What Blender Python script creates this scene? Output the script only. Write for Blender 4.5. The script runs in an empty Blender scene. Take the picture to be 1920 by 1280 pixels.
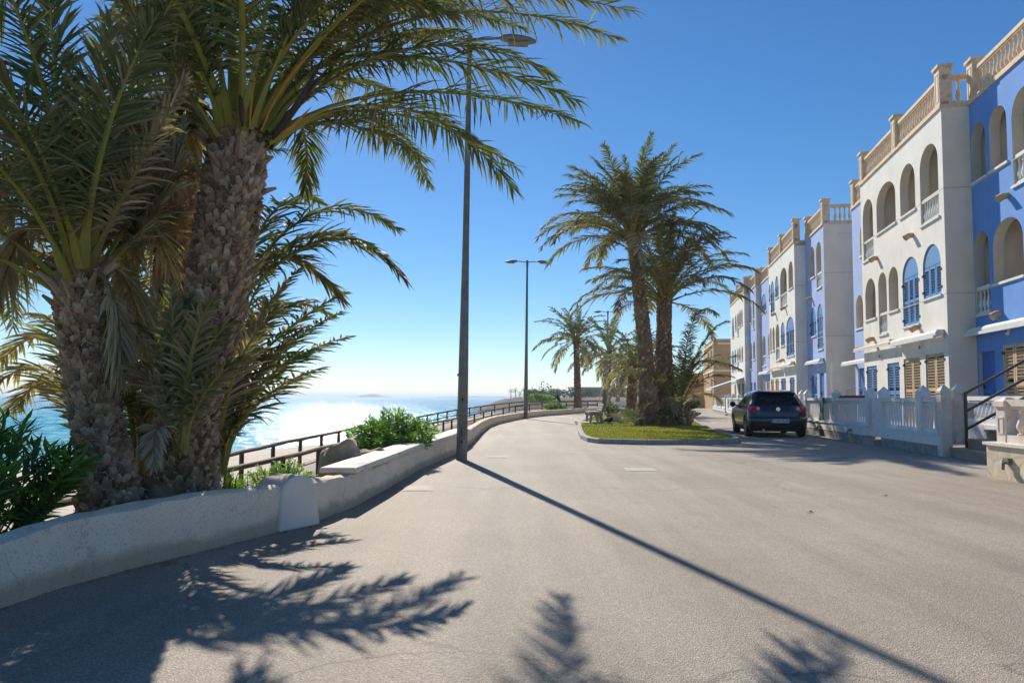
import bpy, math, random
import numpy as np
from mathutils import Vector, Matrix
from mathutils.geometry import tessellate_polygon
R = math.radians
random.seed(7)
sc = bpy.context.scene
COL = sc.collection

# ------------------------------------------------------------------ camera
F, CAMH = 1350.0, 1.2                      # focal length in photo pixels, eye height in metres
ROLL, PITCH = R(.3), R(3.43)
PX, PY = 960.0, 663.4
_f = Vector((0, math.cos(PITCH), math.sin(PITCH))); _r = Vector((1, 0, 0)); _u = _r.cross(_f)
CR = _r*math.cos(ROLL)+_u*math.sin(ROLL); CU = _u*math.cos(ROLL)-_r*math.sin(ROLL); CF = _f
cd = bpy.data.cameras.new('camera'); cam = bpy.data.objects.new('camera', cd); COL.objects.link(cam)
M = Matrix.Identity(4)
for i in range(3):
    M[i][0], M[i][1], M[i][2] = CR[i], CU[i], -CF[i]
M[2][3] = CAMH
cam.matrix_world = M
cd.sensor_width = 36; cd.lens = F/1920*36; cd.shift_y = 23.4/1920
cd.clip_start = .05; cd.clip_end = 60000
sc.camera = cam

def at(x, y, Y):
    """world point on the view line of a photo pixel at depth Y (used to survey the place)"""
    d = CR*((x-PX)/F)-CU*((y-PY)/F)+CF
    return Vector((0, 0, CAMH))+d*(Y/d.y)

# ------------------------------------------------------------------ materials
def nodes(name):
    m = bpy.data.materials.new(name); m.use_nodes = True
    nt = m.node_tree; nt.nodes.clear()
    out = nt.nodes.new('ShaderNodeOutputMaterial')
    return m, nt, out
def N(nt, t, **kw):
    n = nt.nodes.new('ShaderNode'+t)
    for k, v in kw.items():
        if hasattr(n, k) and k not in ('Scale',): setattr(n, k, v)
        else: n.inputs[k].default_value = v
    return n
def noise(nt, co, scale, detail=4, rough=.55, typ=None):
    n = nt.nodes.new('ShaderNodeTexNoise'); n.inputs['Scale'].default_value = scale
    n.inputs['Detail'].default_value = detail; n.inputs['Roughness'].default_value = rough
    nt.links.new(co, n.inputs['Vector']); return n.outputs['Fac']
def ramp(nt, fac, stops):
    n = nt.nodes.new('ShaderNodeValToRGB')
    e = n.color_ramp.elements
    while len(e) < len(stops): e.new(.5)
    for el, (p, c) in zip(e, stops):
        el.position = p; el.color = (*c, 1) if len(c) == 3 else c
    nt.links.new(fac, n.inputs[0]); return n.outputs[0]
def mix(nt, fac, a, b, mode='MIX'):
    n = nt.nodes.new('ShaderNodeMix'); n.data_type = 'RGBA'; n.blend_type = mode
    for s, v in ((0, fac), (6, a), (7, b)):
        if isinstance(v, (int, float)): n.inputs[s].default_value = v
        elif isinstance(v, tuple): n.inputs[s].default_value = (*v, 1)
        else: nt.links.new(v, n.inputs[s])
    return n.outputs[2]
def coords(nt, sc3=None):
    t = nt.nodes.new('ShaderNodeTexCoord').outputs['Object']
    if sc3:
        mp = nt.nodes.new('ShaderNodeMapping'); mp.inputs['Scale'].default_value = sc3
        nt.links.new(t, mp.inputs[0]); t = mp.outputs[0]
    return t
def geopos(nt, sc3=None):
    t = nt.nodes.new('ShaderNodeNewGeometry').outputs['Position']
    if sc3:
        mp = nt.nodes.new('ShaderNodeMapping'); mp.inputs['Scale'].default_value = sc3
        nt.links.new(t, mp.inputs[0]); t = mp.outputs[0]
    return t
def bump(nt, h, strength, dist=.02):
    b = nt.nodes.new('ShaderNodeBump'); b.inputs['Strength'].default_value = strength
    b.inputs['Distance'].default_value = dist; nt.links.new(h, b.inputs['Height']); return b.outputs[0]
def simple(name, col, rough=.7, var=.12, scale=6, bmp=0, bscale=60, bdist=.01, metal=0, spec=.5, col2=None, c2pos=(.55, .75), detail=5):
    m, nt, out = nodes(name)
    p = nt.nodes.new('ShaderNodeBsdfPrincipled'); nt.links.new(p.outputs[0], out.inputs[0])
    co = geopos(nt)
    f = noise(nt, co, scale, detail)
    a = tuple(c*(1-var) for c in col); b = tuple(min(1, c*(1+var)) for c in col)
    c = ramp(nt, f, ((.3, a), (.7, b)))
    if col2:
        f2 = noise(nt, co, scale*.45, 6, .65)
        c = mix(nt, ramp(nt, f2, ((c2pos[0], (0, 0, 0)), (c2pos[1], (1, 1, 1)))), c, col2)
    nt.links.new(c, p.inputs['Base Color'])
    p.inputs['Roughness'].default_value = rough; p.inputs['Metallic'].default_value = metal
    p.inputs['Specular IOR Level'].default_value = spec
    if bmp:
        nt.links.new(bump(nt, noise(nt, co, bscale, 4), bmp, bdist), p.inputs['Normal'])
    return m

def stucco(name, col, stain=(.42, .33, .24), amount=.35, bs=45, bd=.012):
    m, nt, out = nodes(name)
    p = nt.nodes.new('ShaderNodeBsdfPrincipled'); nt.links.new(p.outputs[0], out.inputs[0])
    co = geopos(nt); st = geopos(nt, (1.3, 1.3, .35))
    f = noise(nt, co, 1.1, 6, .6)
    c = ramp(nt, f, ((.3, tuple(x*.9 for x in col)), (.7, tuple(min(1, x*1.05) for x in col))))
    s = noise(nt, st, 1.0, 9, .72)
    k = ramp(nt, s, ((.56, (0, 0, 0)), (.8, (amount,)*3)))
    c = mix(nt, k, c, stain)
    nt.links.new(c, p.inputs['Base Color']); p.inputs['Roughness'].default_value = .85
    p.inputs['Specular IOR Level'].default_value = .2
    nt.links.new(bump(nt, noise(nt, co, bs, 5), .35, bd), p.inputs['Normal'])
    return m

MAT = {}
MAT['white_wall'] = stucco('white_stucco', (.88, .845, .78), amount=.42)
MAT['pale_lilac_wall'] = stucco('pale_lilac_stucco', (.41, .52, .83), stain=(.38, .42, .62), amount=.2)
MAT['cream_wall'] = stucco('cream_stucco', (.90, .78, .62), amount=.3)
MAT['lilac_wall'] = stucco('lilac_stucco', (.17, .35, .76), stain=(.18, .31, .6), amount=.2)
MAT['orange_wall'] = stucco('ochre_stucco', (.55, .36, .21), amount=.2)
MAT['line'] = simple('joint_line', (.60, .52, .42), .9)
MAT['stone'] = simple('cast_stone', (.76, .58, .41), .8, .14, 8, .3, 60, .006, col2=(.42, .30, .2))
MAT['fence_white'] = simple('white_concrete', (.76, .75, .73), .75, .06, 7, .25, 80, .004, col2=(.6, .57, .53))
MAT['post_cream'] = simple('cream_concrete', (.72, .62, .52), .75, .08, 7, .25, 80, .004, col2=(.55, .45, .36))
MAT['grey_white'] = simple('plain_white', (.78, .78, .76), .5, .04, 4)
MAT['blue_shutter'] = simple('blue_paint', (.10, .27, .56), .55, .12, 9)
MAT['door_blue'] = simple('bright_blue_paint', (.02, .16, .50), .45, .12, 5)
MAT['beige_shutter'] = simple('beige_paint', (.62, .46, .28), .6, .12, 8)
MAT['iron'] = simple('black_iron', (.02, .02, .025), .5)
MAT['brown_metal'] = simple('brown_painted_metal', (.075, .045, .035), .35, .15, 10)
MAT['awning'] = simple('awning_fabric', (.75, .74, .71), .8, .06, 5)
MAT['tan_awning'] = simple('tan_awning_box', (.55, .46, .36), .7, .12, 6)
MAT['terracotta'] = simple('clay_spout', (.55, .36, .20), .8)
MAT['interior'] = simple('loggia_plaster', (.66, .60, .52), .9, .05, 3)
MAT['glass_dark'] = simple('window_glass', (.03, .04, .05), .08, .1, 2, spec=.8)
MAT['galv'] = simple('galvanised_steel', (.22, .20, .18), .5, .2, 7, .1, 30, .003, metal=.35, col2=(.13, .10, .08))
MAT['lamp_grey'] = simple('lamp_housing', (.20, .19, .17), .5, .1, 8)
MAT['wood'] = simple('weathered_wood', (.085, .055, .042), .75, .35, 14, .4, 50, .006)
MAT['deck'] = simple('deck_boards', (.17, .12, .085), .8, .3, 9)
MAT['rock'] = simple('beach_rock', (.44, .34, .24), .9, .3, 3.5, .9, 12, .05, col2=(.2, .16, .12))
MAT['kerb'] = simple('kerb_stone', (.36, .34, .32), .85, .14, 9, .3, 70, .006, col2=(.22, .2, .18))
MAT['stair'] = simple('stair_stone', (.36, .265, .20), .7, .12, 7, .2, 70, .004)
MAT['bench'] = simple('bench_stone', (.33, .26, .22), .75, .15, 9)
MAT['slab'] = simple('concrete_slab', (.46, .43, .39), .85, .12, 5, .3, 60)
MAT['soil'] = simple('sandy_soil', (.27, .215, .15), .95, .25, 3, .8, 20, .04, col2=(.22, .2, .1))
MAT['sand'] = simple('beach_sand', (.60, .52, .42), .95, .12, 1.2, .8, 5, .06)
MAT['headland'] = simple('brown_rock', (.085, .062, .048), .95, .4, .25, .9, .8, .3, col2=(.13, .11, .07))
MAT['far_land'] = simple('far_scrub', (.10, .10, .08), .95, .3, .02)
MAT['cover'] = simple('cover_concrete', (.44, .40, .35), .8, .12, 9, .3, 70)
MAT['teal_cloth'] = simple('teal_towel', (.07, .19, .24), .95, .25, 9)
MAT['red'] = simple('red_cloth', (.42, .02, .03), .8)
MAT['black'] = simple('black_rubber', (.012, .012, .014), .7)
MAT['pink'] = simple('pink_petal', (.6, .03, .25), .6)
MAT['leaf_dry'] = simple('dry_leaf', (.25, .15, .07), .8)
MAT['hotel'] = simple('hotel_concrete', (.34, .34, .36), .8, .08, .2)
MAT['hotel_dark'] = simple('hotel_glazing', (.06, .07, .09), .3, .1, .3)
MAT['skin'] = simple('skin', (.5, .3, .2), .6)
MAT['dark_cloth'] = simple('dark_clothing', (.025, .025, .03), .9)
MAT['grey_cloth'] = simple('grey_trousers', (.16, .17, .19), .9)
MAT['hair'] = simple('blond_hair', (.5, .34, .16), .7)
MAT['fruit'] = simple('orange_fruit_stalk', (.55, .23, .03), .5, .2, 12)
MAT['spathe'] = simple('dry_spathe', (.08, .045, .03), .8, .3, 10)

# road asphalt
m, nt, out = nodes('worn_asphalt'); p = nt.nodes.new('ShaderNodeBsdfPrincipled'); nt.links.new(p.outputs[0], out.inputs[0])
co = geopos(nt)
big = ramp(nt, noise(nt, co, .35, 6, .6), ((.3, (.315, .268, .215)), (.7, (.41, .353, .29))))
fine = ramp(nt, noise(nt, co, 110, 3, .7), ((.30, (.60, .58, .56)), (.5, (1, 1, 1)), (.72, (1.32, 1.30, 1.28))))
c = mix(nt, 1.0, big, fine, 'MULTIPLY')
vo = nt.nodes.new('ShaderNodeTexVoronoi'); vo.inputs['Scale'].default_value = 120; nt.links.new(co, vo.inputs['Vector'])
peb = nt.nodes.new('ShaderNodeSeparateColor'); nt.links.new(vo.outputs['Color'], peb.inputs[0])
c = mix(nt, .45, c, mix(nt, 1.0, c, ramp(nt, peb.outputs[0], ((0, (.45, .44, .43)), (.6, (1, 1, 1)), (1, (1.9, 1.85, 1.8)))), 'MULTIPLY'))
stain = ramp(nt, noise(nt, co, 1.7, 8, .7), ((.56, (0, 0, 0)), (.74, (.5, .5, .5))))
c = mix(nt, stain, c, (.27, .215, .165))
strk = ramp(nt, noise(nt, geopos(nt, (1.6, .12, 1)), 1.0, 6, .6), ((.42, (.86, .86, .86)), (.6, (1.06, 1.06, 1.06))))
c = mix(nt, 1.0, c, strk, 'MULTIPLY')
wob = nt.nodes.new('ShaderNodeTexNoise'); wob.inputs['Scale'].default_value = .8; wob.inputs['Detail'].default_value = 6; nt.links.new(co, wob.inputs['Vector'])
wv = nt.nodes.new('ShaderNodeVectorMath'); wv.operation = 'MULTIPLY_ADD'; nt.links.new(wob.outputs['Color'], wv.inputs[0]); wv.inputs[1].default_value = (2.2, 2.2, 0); nt.links.new(co, wv.inputs[2])
ck = nt.nodes.new('ShaderNodeTexVoronoi'); ck.feature = 'DISTANCE_TO_EDGE'; ck.inputs['Scale'].default_value = .16; nt.links.new(wv.outputs[0], ck.inputs['Vector'])
c = mix(nt, ramp(nt, ck.outputs['Distance'], ((.0, (.5, .5, .5)), (.0022, (.35, .35, .35)), (.004, (0, 0, 0)))), c, (.10, .085, .07))
pt = nt.nodes.new('ShaderNodeTexVoronoi'); pt.inputs['Scale'].default_value = .07; nt.links.new(co, pt.inputs['Vector'])
ps_ = nt.nodes.new('ShaderNodeSeparateColor'); nt.links.new(pt.outputs['Color'], ps_.inputs[0])
c = mix(nt, 1.0, c, ramp(nt, ps_.outputs[0], ((0, (.95, .95, .95)), (1, (1.04, 1.035, 1.03)))), 'MULTIPLY')
oil = ramp(nt, noise(nt, co, .9, 3, .5), ((.70, (0, 0, 0)), (.78, (.4, .4, .4))))
c = mix(nt, oil, c, (.16, .14, .12))
nt.links.new(c, p.inputs['Base Color']); p.inputs['Roughness'].default_value = .72; p.inputs['Specular IOR Level'].default_value = .45
hgt = mix(nt, .5, vo.outputs['Distance'], noise(nt, co, 140, 3, .7))
nt.links.new(bump(nt, hgt, .75, .012), p.inputs['Normal'])
MAT['road'] = m

# promenade wall: rough spatter-dash render, dirtier near the ground
m, nt, out = nodes('rough_render'); p = nt.nodes.new('ShaderNodeBsdfPrincipled'); nt.links.new(p.outputs[0], out.inputs[0])
co = geopos(nt)
c = ramp(nt, noise(nt, co, 2.2, 7, .65), ((.3, (.86, .70, .53)), (.7, (.96, .82, .65))))
pit = ramp(nt, noise(nt, co, 75, 4, .65), ((.34, (.58, .52, .45)), (.44, (1, 1, 1))))
crk = nt.nodes.new('ShaderNodeTexNoise'); crk.inputs['Scale'].default_value = 1.6; crk.inputs['Detail'].default_value = 8; nt.links.new(co, crk.inputs['Vector'])
c = mix(nt, ramp(nt, crk.outputs['Fac'], ((.492, (0, 0, 0)), (.5, (.35, .35, .35)), (.508, (0, 0, 0)))), c, (.35, .27, .2))
c = mix(nt, ramp(nt, noise(nt, geopos(nt, (2.5, 2.5, .6)), 1.4, 8, .7), ((.55, (0, 0, 0)), (.8, (.35, .35, .35)))), c, (.62, .48, .34))
c = mix(nt, 1.0, c, pit, 'MULTIPLY')
spl = nt.nodes.new('ShaderNodeSeparateXYZ'); nt.links.new(co, spl.inputs[0])
ad = nt.nodes.new('ShaderNodeMath'); ad.operation = 'MULTIPLY_ADD'; nt.links.new(noise(nt, co, 5, 5), ad.inputs[0]); ad.inputs[1].default_value = -.16; nt.links.new(spl.outputs[2], ad.inputs[2])
c = mix(nt, ramp(nt, ad.outputs[0], ((-.06, (.6, .6, .6)), (.07, (0, 0, 0)))), c, (.36, .25, .15))
nt.links.new(c, p.inputs['Base Color']); p.inputs['Roughness'].default_value = .9
nt.links.new(bump(nt, noise(nt, co, 70, 5, .65), .8, .010), p.inputs['Normal'])
MAT['wall'] = m
MAT['coping'] = simple('smooth_coping', (.72, .68, .62), .8, .12, 5, .25, 60, .006, col2=(.5, .44, .36))
MAT['pillar'] = stucco('smooth_render', (.78, .70, .62), amount=.35, bs=25)

# stone-clad plinth
m, nt, out = nodes('flagstone_cladding'); p = nt.nodes.new('ShaderNodeBsdfPrincipled'); nt.links.new(p.outputs[0], out.inputs[0])
co = geopos(nt)
vo = nt.nodes.new('ShaderNodeTexVoronoi'); vo.inputs['Scale'].default_value = 3.2; nt.links.new(co, vo.inputs['Vector'])
ve = nt.nodes.new('ShaderNodeTexVoronoi'); ve.feature = 'DISTANCE_TO_EDGE'; ve.inputs['Scale'].default_value = 3.2; nt.links.new(co, ve.inputs['Vector'])
sp = nt.nodes.new('ShaderNodeSeparateColor'); nt.links.new(vo.outputs['Color'], sp.inputs[0])
c = ramp(nt, sp.outputs[0], ((0, (.62, .50, .33)), (.5, (.68, .60, .46)), (1, (.52, .38, .22))))
c = mix(nt, ramp(nt, noise(nt, co, 7, 7, .7), ((.5, (0, 0, 0)), (.75, (.6, .6, .6)))), c, (.50, .33, .16))
c = mix(nt, ramp(nt, ve.outputs['Distance'], ((0.012, (1, 1, 1)), (.03, (0, 0, 0)))), c, (.5, .44, .36))
nt.links.new(c, p.inputs['Base Color']); p.inputs['Roughness'].default_value = .75
nt.links.new(bump(nt, ve.outputs['Distance'], .4, .05), p.inputs['Normal'])
MAT['flag'] = m
MAT['grey_stone'] = simple('grey_stone_base', (.30, .28, .26), .85, .3, 5, .6, 30, .02, col2=(.46, .42, .36))

# foliage driven by a per-leaflet dryness attribute
def foliage(name, stops, trans=(.2, .26, .03), tf=.3, rough=.65, spec=.12):
    m, nt, out = nodes(name)
    a = nt.nodes.new('ShaderNodeAttribute'); a.attribute_name = 'tint'
    c = ramp(nt, a.outputs['Fac'], stops)
    p = nt.nodes.new('ShaderNodeBsdfPrincipled'); nt.links.new(c, p.inputs['Base Color'])
    p.inputs['Roughness'].default_value = rough; p.inputs['Specular IOR Level'].default_value = spec
    t = nt.nodes.new('ShaderNodeBsdfTranslucent')
    nt.links.new(mix(nt, 1.0, c, tuple(x*6 for x in trans), 'MULTIPLY'), t.inputs[0])
    mx = nt.nodes.new('ShaderNodeMixShader'); mx.inputs[0].default_value = tf
    nt.links.new(p.outputs[0], mx.inputs[1]); nt.links.new(t.outputs[0], mx.inputs[2])
    nt.links.new(mx.outputs[0], out.inputs[0])
    return m
MAT['frond'] = foliage('palm_leaflets', ((0, (.095, .135, .055)), (.2, (.155, .175, .08)), (.42, (.245, .215, .115)), (.7, (.37, .28, .18)), (1, (.54, .44, .32))), trans=(.17, .22, .07), tf=.28)
MAT['rachis'] = foliage('palm_leaf_stalk', ((0, (.30, .30, .07)), (.5, (.26, .22, .07)), (1, (.24, .15, .07))), tf=.05)
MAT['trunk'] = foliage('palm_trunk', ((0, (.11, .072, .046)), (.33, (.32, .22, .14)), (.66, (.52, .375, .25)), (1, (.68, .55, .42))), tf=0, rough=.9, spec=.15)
MAT['oleander'] = foliage('oleander_leaves', ((0, (.045, .10, .05)), (.5, (.12, .23, .055)), (1, (.32, .44, .07))), trans=(.2, .3, .03), tf=.3, rough=.5, spec=.25)
MAT['stem'] = simple('shrub_stem', (.12, .10, .05), .8)
MAT['grassblade'] = foliage('grass_blades', ((0, (.18, .19, .025)), (.6, (.32, .29, .05)), (1, (.46, .37, .13))), tf=.3)
MAT['farleaf'] = foliage('far_tree_leaves', ((0, (.03, .05, .025)), (.6, (.06, .085, .035)), (1, (.16, .19, .06))), tf=.1)
m, nt, out = nodes('lawn_turf'); p = nt.nodes.new('ShaderNodeBsdfPrincipled'); nt.links.new(p.outputs[0], out.inputs[0])
co = geopos(nt)
c = ramp(nt, noise(nt, co, 1.2, 7, .7), ((.3, (.19, .18, .025)), (.5, (.28, .255, .04)), (.7, (.38, .31, .09))))
c = mix(nt, 1.0, c, ramp(nt, noise(nt, co, 30, 4, .7), ((.3, (.55, .55, .55)), (.7, (1.25, 1.25, 1.25)))), 'MULTIPLY')
nt.links.new(c, p.inputs['Base Color']); p.inputs['Roughness'].default_value = .95
nt.links.new(bump(nt, noise(nt, co, 40, 4), .9, .04), p.inputs['Normal'])
MAT['lawn'] = m

# sea: shallow turquoise near the beach, deeper blue farther out; wind ripples as bump
m, nt, out = nodes('sea_water'); p = nt.nodes.new('ShaderNodeBsdfPrincipled'); nt.links.new(p.outputs[0], out.inputs[0])
co = geopos(nt)
sx = nt.nodes.new('ShaderNodeSeparateXYZ'); nt.links.new(co, sx.inputs[0])
mr = nt.nodes.new('ShaderNodeMapRange'); nt.links.new(sx.outputs[1], mr.inputs[0]); mr.inputs[1].default_value = 28; mr.inputs[2].default_value = 420
ad = nt.nodes.new('ShaderNodeMath'); ad.operation = 'MULTIPLY_ADD'; nt.links.new(noise(nt, geopos(nt, (.02, .05, 1)), 1, 5), ad.inputs[0]); ad.inputs[1].default_value = .25; nt.links.new(mr.outputs[0], ad.inputs[2])
c = ramp(nt, ad.outputs[0], ((.1, (.10, .42, .42)), (.25, (.0, .34, .42)), (.5, (.0, .24, .38)), (1, (.0, .13, .30))))
nt.links.new(c, p.inputs['Base Color'])
p.inputs['Roughness'].default_value = .15; p.inputs['IOR'].default_value = 1.33
n1 = noise(nt, geopos(nt, (.35, .8, 1)), 1.0, 6, .62)
n2 = noise(nt, geopos(nt, (1.6, 3.2, 1)), 1.0, 4, .6)
h = nt.nodes.new('ShaderNodeMath'); h.operation = 'MULTIPLY_ADD'; nt.links.new(n2, h.inputs[0]); h.inputs[1].default_value = .35; nt.links.new(n1, h.inputs[2])
nt.links.new(bump(nt, h.outputs[0], .85, .26), p.inputs['Normal'])
MAT['sea'] = m
m, nt, out = nodes('surf_foam'); p = nt.nodes.new('ShaderNodeBsdfPrincipled')
tr = nt.nodes.new('ShaderNodeBsdfTransparent'); mx = nt.nodes.new('ShaderNodeMixShader')
p.inputs['Base Color'].default_value = (.85, .87, .87, 1); p.inputs['Roughness'].default_value = .8
a = nt.nodes.new('ShaderNodeAttribute'); a.attribute_name = 'tint'
f = nt.nodes.new('ShaderNodeMath'); f.operation = 'MULTIPLY_ADD'; nt.links.new(noise(nt, geopos(nt, (.6, .9, 1)), 1.6, 6, .7), f.inputs[0]); f.inputs[1].default_value = 2.0
f.inputs[2].default_value = -.95
f2 = nt.nodes.new('ShaderNodeMath'); f2.operation = 'ADD'; f2.use_clamp = True; nt.links.new(f.outputs[0], f2.inputs[0]); nt.links.new(a.outputs['Fac'], f2.inputs[1])
k = ramp(nt, f2.outputs[0], ((.45, (0, 0, 0)), (.7, (.9, .9, .9))))
nt.links.new(k, mx.inputs[0]); nt.links.new(tr.outputs[0], mx.inputs[1]); nt.links.new(p.outputs[0], mx.inputs[2]); nt.links.new(mx.outputs[0], out.inputs[0])
MAT['foam'] = m

# ------------------------------------------------------------------ mesh helpers
class MB:
    def __init__(s): s.v, s.f, s.m, s.t = [], [], [], []
    def add(s, verts, faces, mi=0, tint=0.0):
        o = len(s.v); s.v += [tuple(x) for x in verts]; s.f += [tuple(i+o for i in f) for f in faces]
        s.m += [mi]*len(faces); s.t += [tint]*len(verts) if isinstance(tint, (int, float)) else list(tint)
    def box(s, c, d, mi=0, rz=0, rot=None, tint=0.0, taper=1.0):
        x, y, z = d[0]/2, d[1]/2, d[2]/2
        vs = [Vector((sx*x*(taper if sz > 0 else 1), sy*y*(taper if sz > 0 else 1), sz*z)) for sz in (-1, 1) for sy in (-1, 1) for sx in (-1, 1)]
        m = rot if rot is not None else Matrix.Rotation(rz, 3, 'Z')
        c = Vector(c); vs = [m @ v+c for v in vs]
        s.add(vs, [(0, 2, 3, 1), (4, 5, 7, 6), (0, 1, 5, 4), (2, 6, 7, 3), (0, 4, 6, 2), (1, 3, 7, 5)], mi, tint)
    def b2(s, x0, x1, y0, y1, z0, z1, mi=0): s.box(((x0+x1)/2, (y0+y1)/2, (z0+z1)/2), (x1-x0, y1-y0, z1-z0), mi)
    def beam(s, a, b, w, h, mi=0, up=(0, 0, 1)):
        a, b = Vector(a), Vector(b); t = (b-a).normalized(); sd = t.cross(Vector(up)).normalized(); u = sd.cross(t)
        m = Matrix((sd, t, u)).transposed(); s.box((a+b)/2, (w, (b-a).length, h), mi, rot=m)
    def tube(s, pts, rad, n=8, mi=0, cap=True, tint=0.0, sq=(1, 1)):
        pts = [Vector(p) for p in pts]; k = len(pts)
        if isinstance(rad, (int, float)): rad = [rad]*k
        vs, fs = [], []; ref = None
        for i, p in enumerate(pts):
            t = (pts[min(i+1, k-1)]-pts[max(i-1, 0)]).normalized()
            if ref is None: ref = Vector((1, 0, 0)) if abs(t.z) > .7 else Vector((0, 0, 1))
            a = (ref-t*ref.dot(t)).normalized(); b = t.cross(a); ref = a
            for j in range(n):
                an = 2*math.pi*j/n; vs.append(p+(a*math.cos(an)*sq[0]+b*math.sin(an)*sq[1])*rad[i])
        for i in range(k-1):
            for j in range(n): fs.append((i*n+j, i*n+(j+1) % n, (i+1)*n+(j+1) % n, (i+1)*n+j))
        if cap: fs.append(tuple(range(n))[::-1]); fs.append(tuple((k-1)*n+j for j in range(n)))
        s.add(vs, fs, mi, tint)
    def lathe(s, prof, n=10, c=(0, 0, 0), mi=0, axis='Z', cap=True):
        vs, fs = [], []; k = len(prof)
        for r, z in prof:
            for j in range(n):
                a = 2*math.pi*(j+.5)/n; x, y = r*math.cos(a), r*math.sin(a)
                v = (x, y, z) if axis == 'Z' else (x, z, y) if axis == 'Y' else (z, x, y)
                vs.append((v[0]+c[0], v[1]+c[1], v[2]+c[2]))
        for i in range(k-1):
            for j in range(n): fs.append((i*n+j, i*n+(j+1) % n, (i+1)*n+(j+1) % n, (i+1)*n+j))
        if cap: fs.append(tuple(range(n))[::-1]); fs.append(tuple((k-1)*n+j for j in range(n)))
        s.add(vs, fs, mi)
    def prism(s, poly, axis, a0, a1, mi=0):
        """poly: 2D points; extruded along axis 'X' (poly=y,z), 'Y' (poly=x,z) or 'Z' (poly=x,y)"""
        n = len(poly)
        def P(p, a): return (a, p[0], p[1]) if axis == 'X' else (p[0], a, p[1]) if axis == 'Y' else (p[0], p[1], a)
        vs = [P(q, a0) for q in poly]+[P(q, a1) for q in poly]
        fs = [tuple(range(n)), tuple(range(n, 2*n))[::-1]]+[(i, i+n, (i+1) % n+n, (i+1) % n) for i in range(n)]
        s.add(vs, fs, mi)
    def mesh(s, name, mats, smooth=None, recalc=True):
        me = bpy.data.meshes.new(name); me.from_pydata(s.v, [], s.f)
        for q in (mats if isinstance(mats, (list, tuple)) else [mats]): me.materials.append(MAT[q] if isinstance(q, str) else q)
        me.polygons.foreach_set('material_index', s.m)
        if any(s.t):
            at_ = me.attributes.new('tint', 'FLOAT', 'POINT'); at_.data.foreach_set('value', s.t)
        if recalc:
            import bmesh
            bm = bmesh.new(); bm.from_mesh(me); bmesh.ops.recalc_face_normals(bm, faces=bm.faces); bm.to_mesh(me); bm.free()
        if smooth is not None:
            me.shade_smooth(); me.set_sharp_from_angle(angle=R(smooth))
        return me
    def build(s, name, mats, parent=None, smooth=None, recalc=True, **kw):
        return link(name, s.mesh(name, mats, smooth, recalc), parent, **kw)
def link(name, me, parent=None, loc=(0, 0, 0), rot=(0, 0, 0), scale=(1, 1, 1), **tags):
    o = bpy.data.objects.new(name, me); COL.objects.link(o)
    o.parent = parent; o.location = loc; o.rotation_euler = rot; o.scale = scale
    for k, v in tags.items(): o[k] = v
    return o
def thing(name, label, category, loc=(0, 0, 0), rz=0, group=None):
    o = link(name, None, None, loc, (0, 0, rz)); o['label'] = label; o['category'] = category
    if group: o['group'] = group
    return o
def local(pts, root): return [Vector(p)-root.location for p in pts]
def bez(p0, pm, p2, n):
    p0, pm, p2 = map(Vector, (p0, pm, p2)); c = pm*2-(p0+p2)/2
    return [p0*(1-t)**2+c*2*t*(1-t)+p2*t*t for t in (i/(n-1) for i in range(n))]
def interp(path, x):
    """path: list of (key, value...) sorted; linear"""
    if x <= path[0][0]: a, b = path[0], path[1]
    elif x >= path[-1][0]: a, b = path[-2], path[-1]
    else:
        for a, b in zip(path, path[1:]):
            if a[0] <= x <= b[0]: break
    t = (x-a[0])/(b[0]-a[0])
    return a[1]+(b[1]-a[1])*t
def resample(path, step):
    pts = [Vector(p) for p in path]; out = []
    for a, b in zip(pts, pts[1:]):
        n = max(1, int(round((b-a).length/step)))
        out += [a.lerp(b, i/n) for i in range(n)]
    return out+[pts[-1]]

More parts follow.
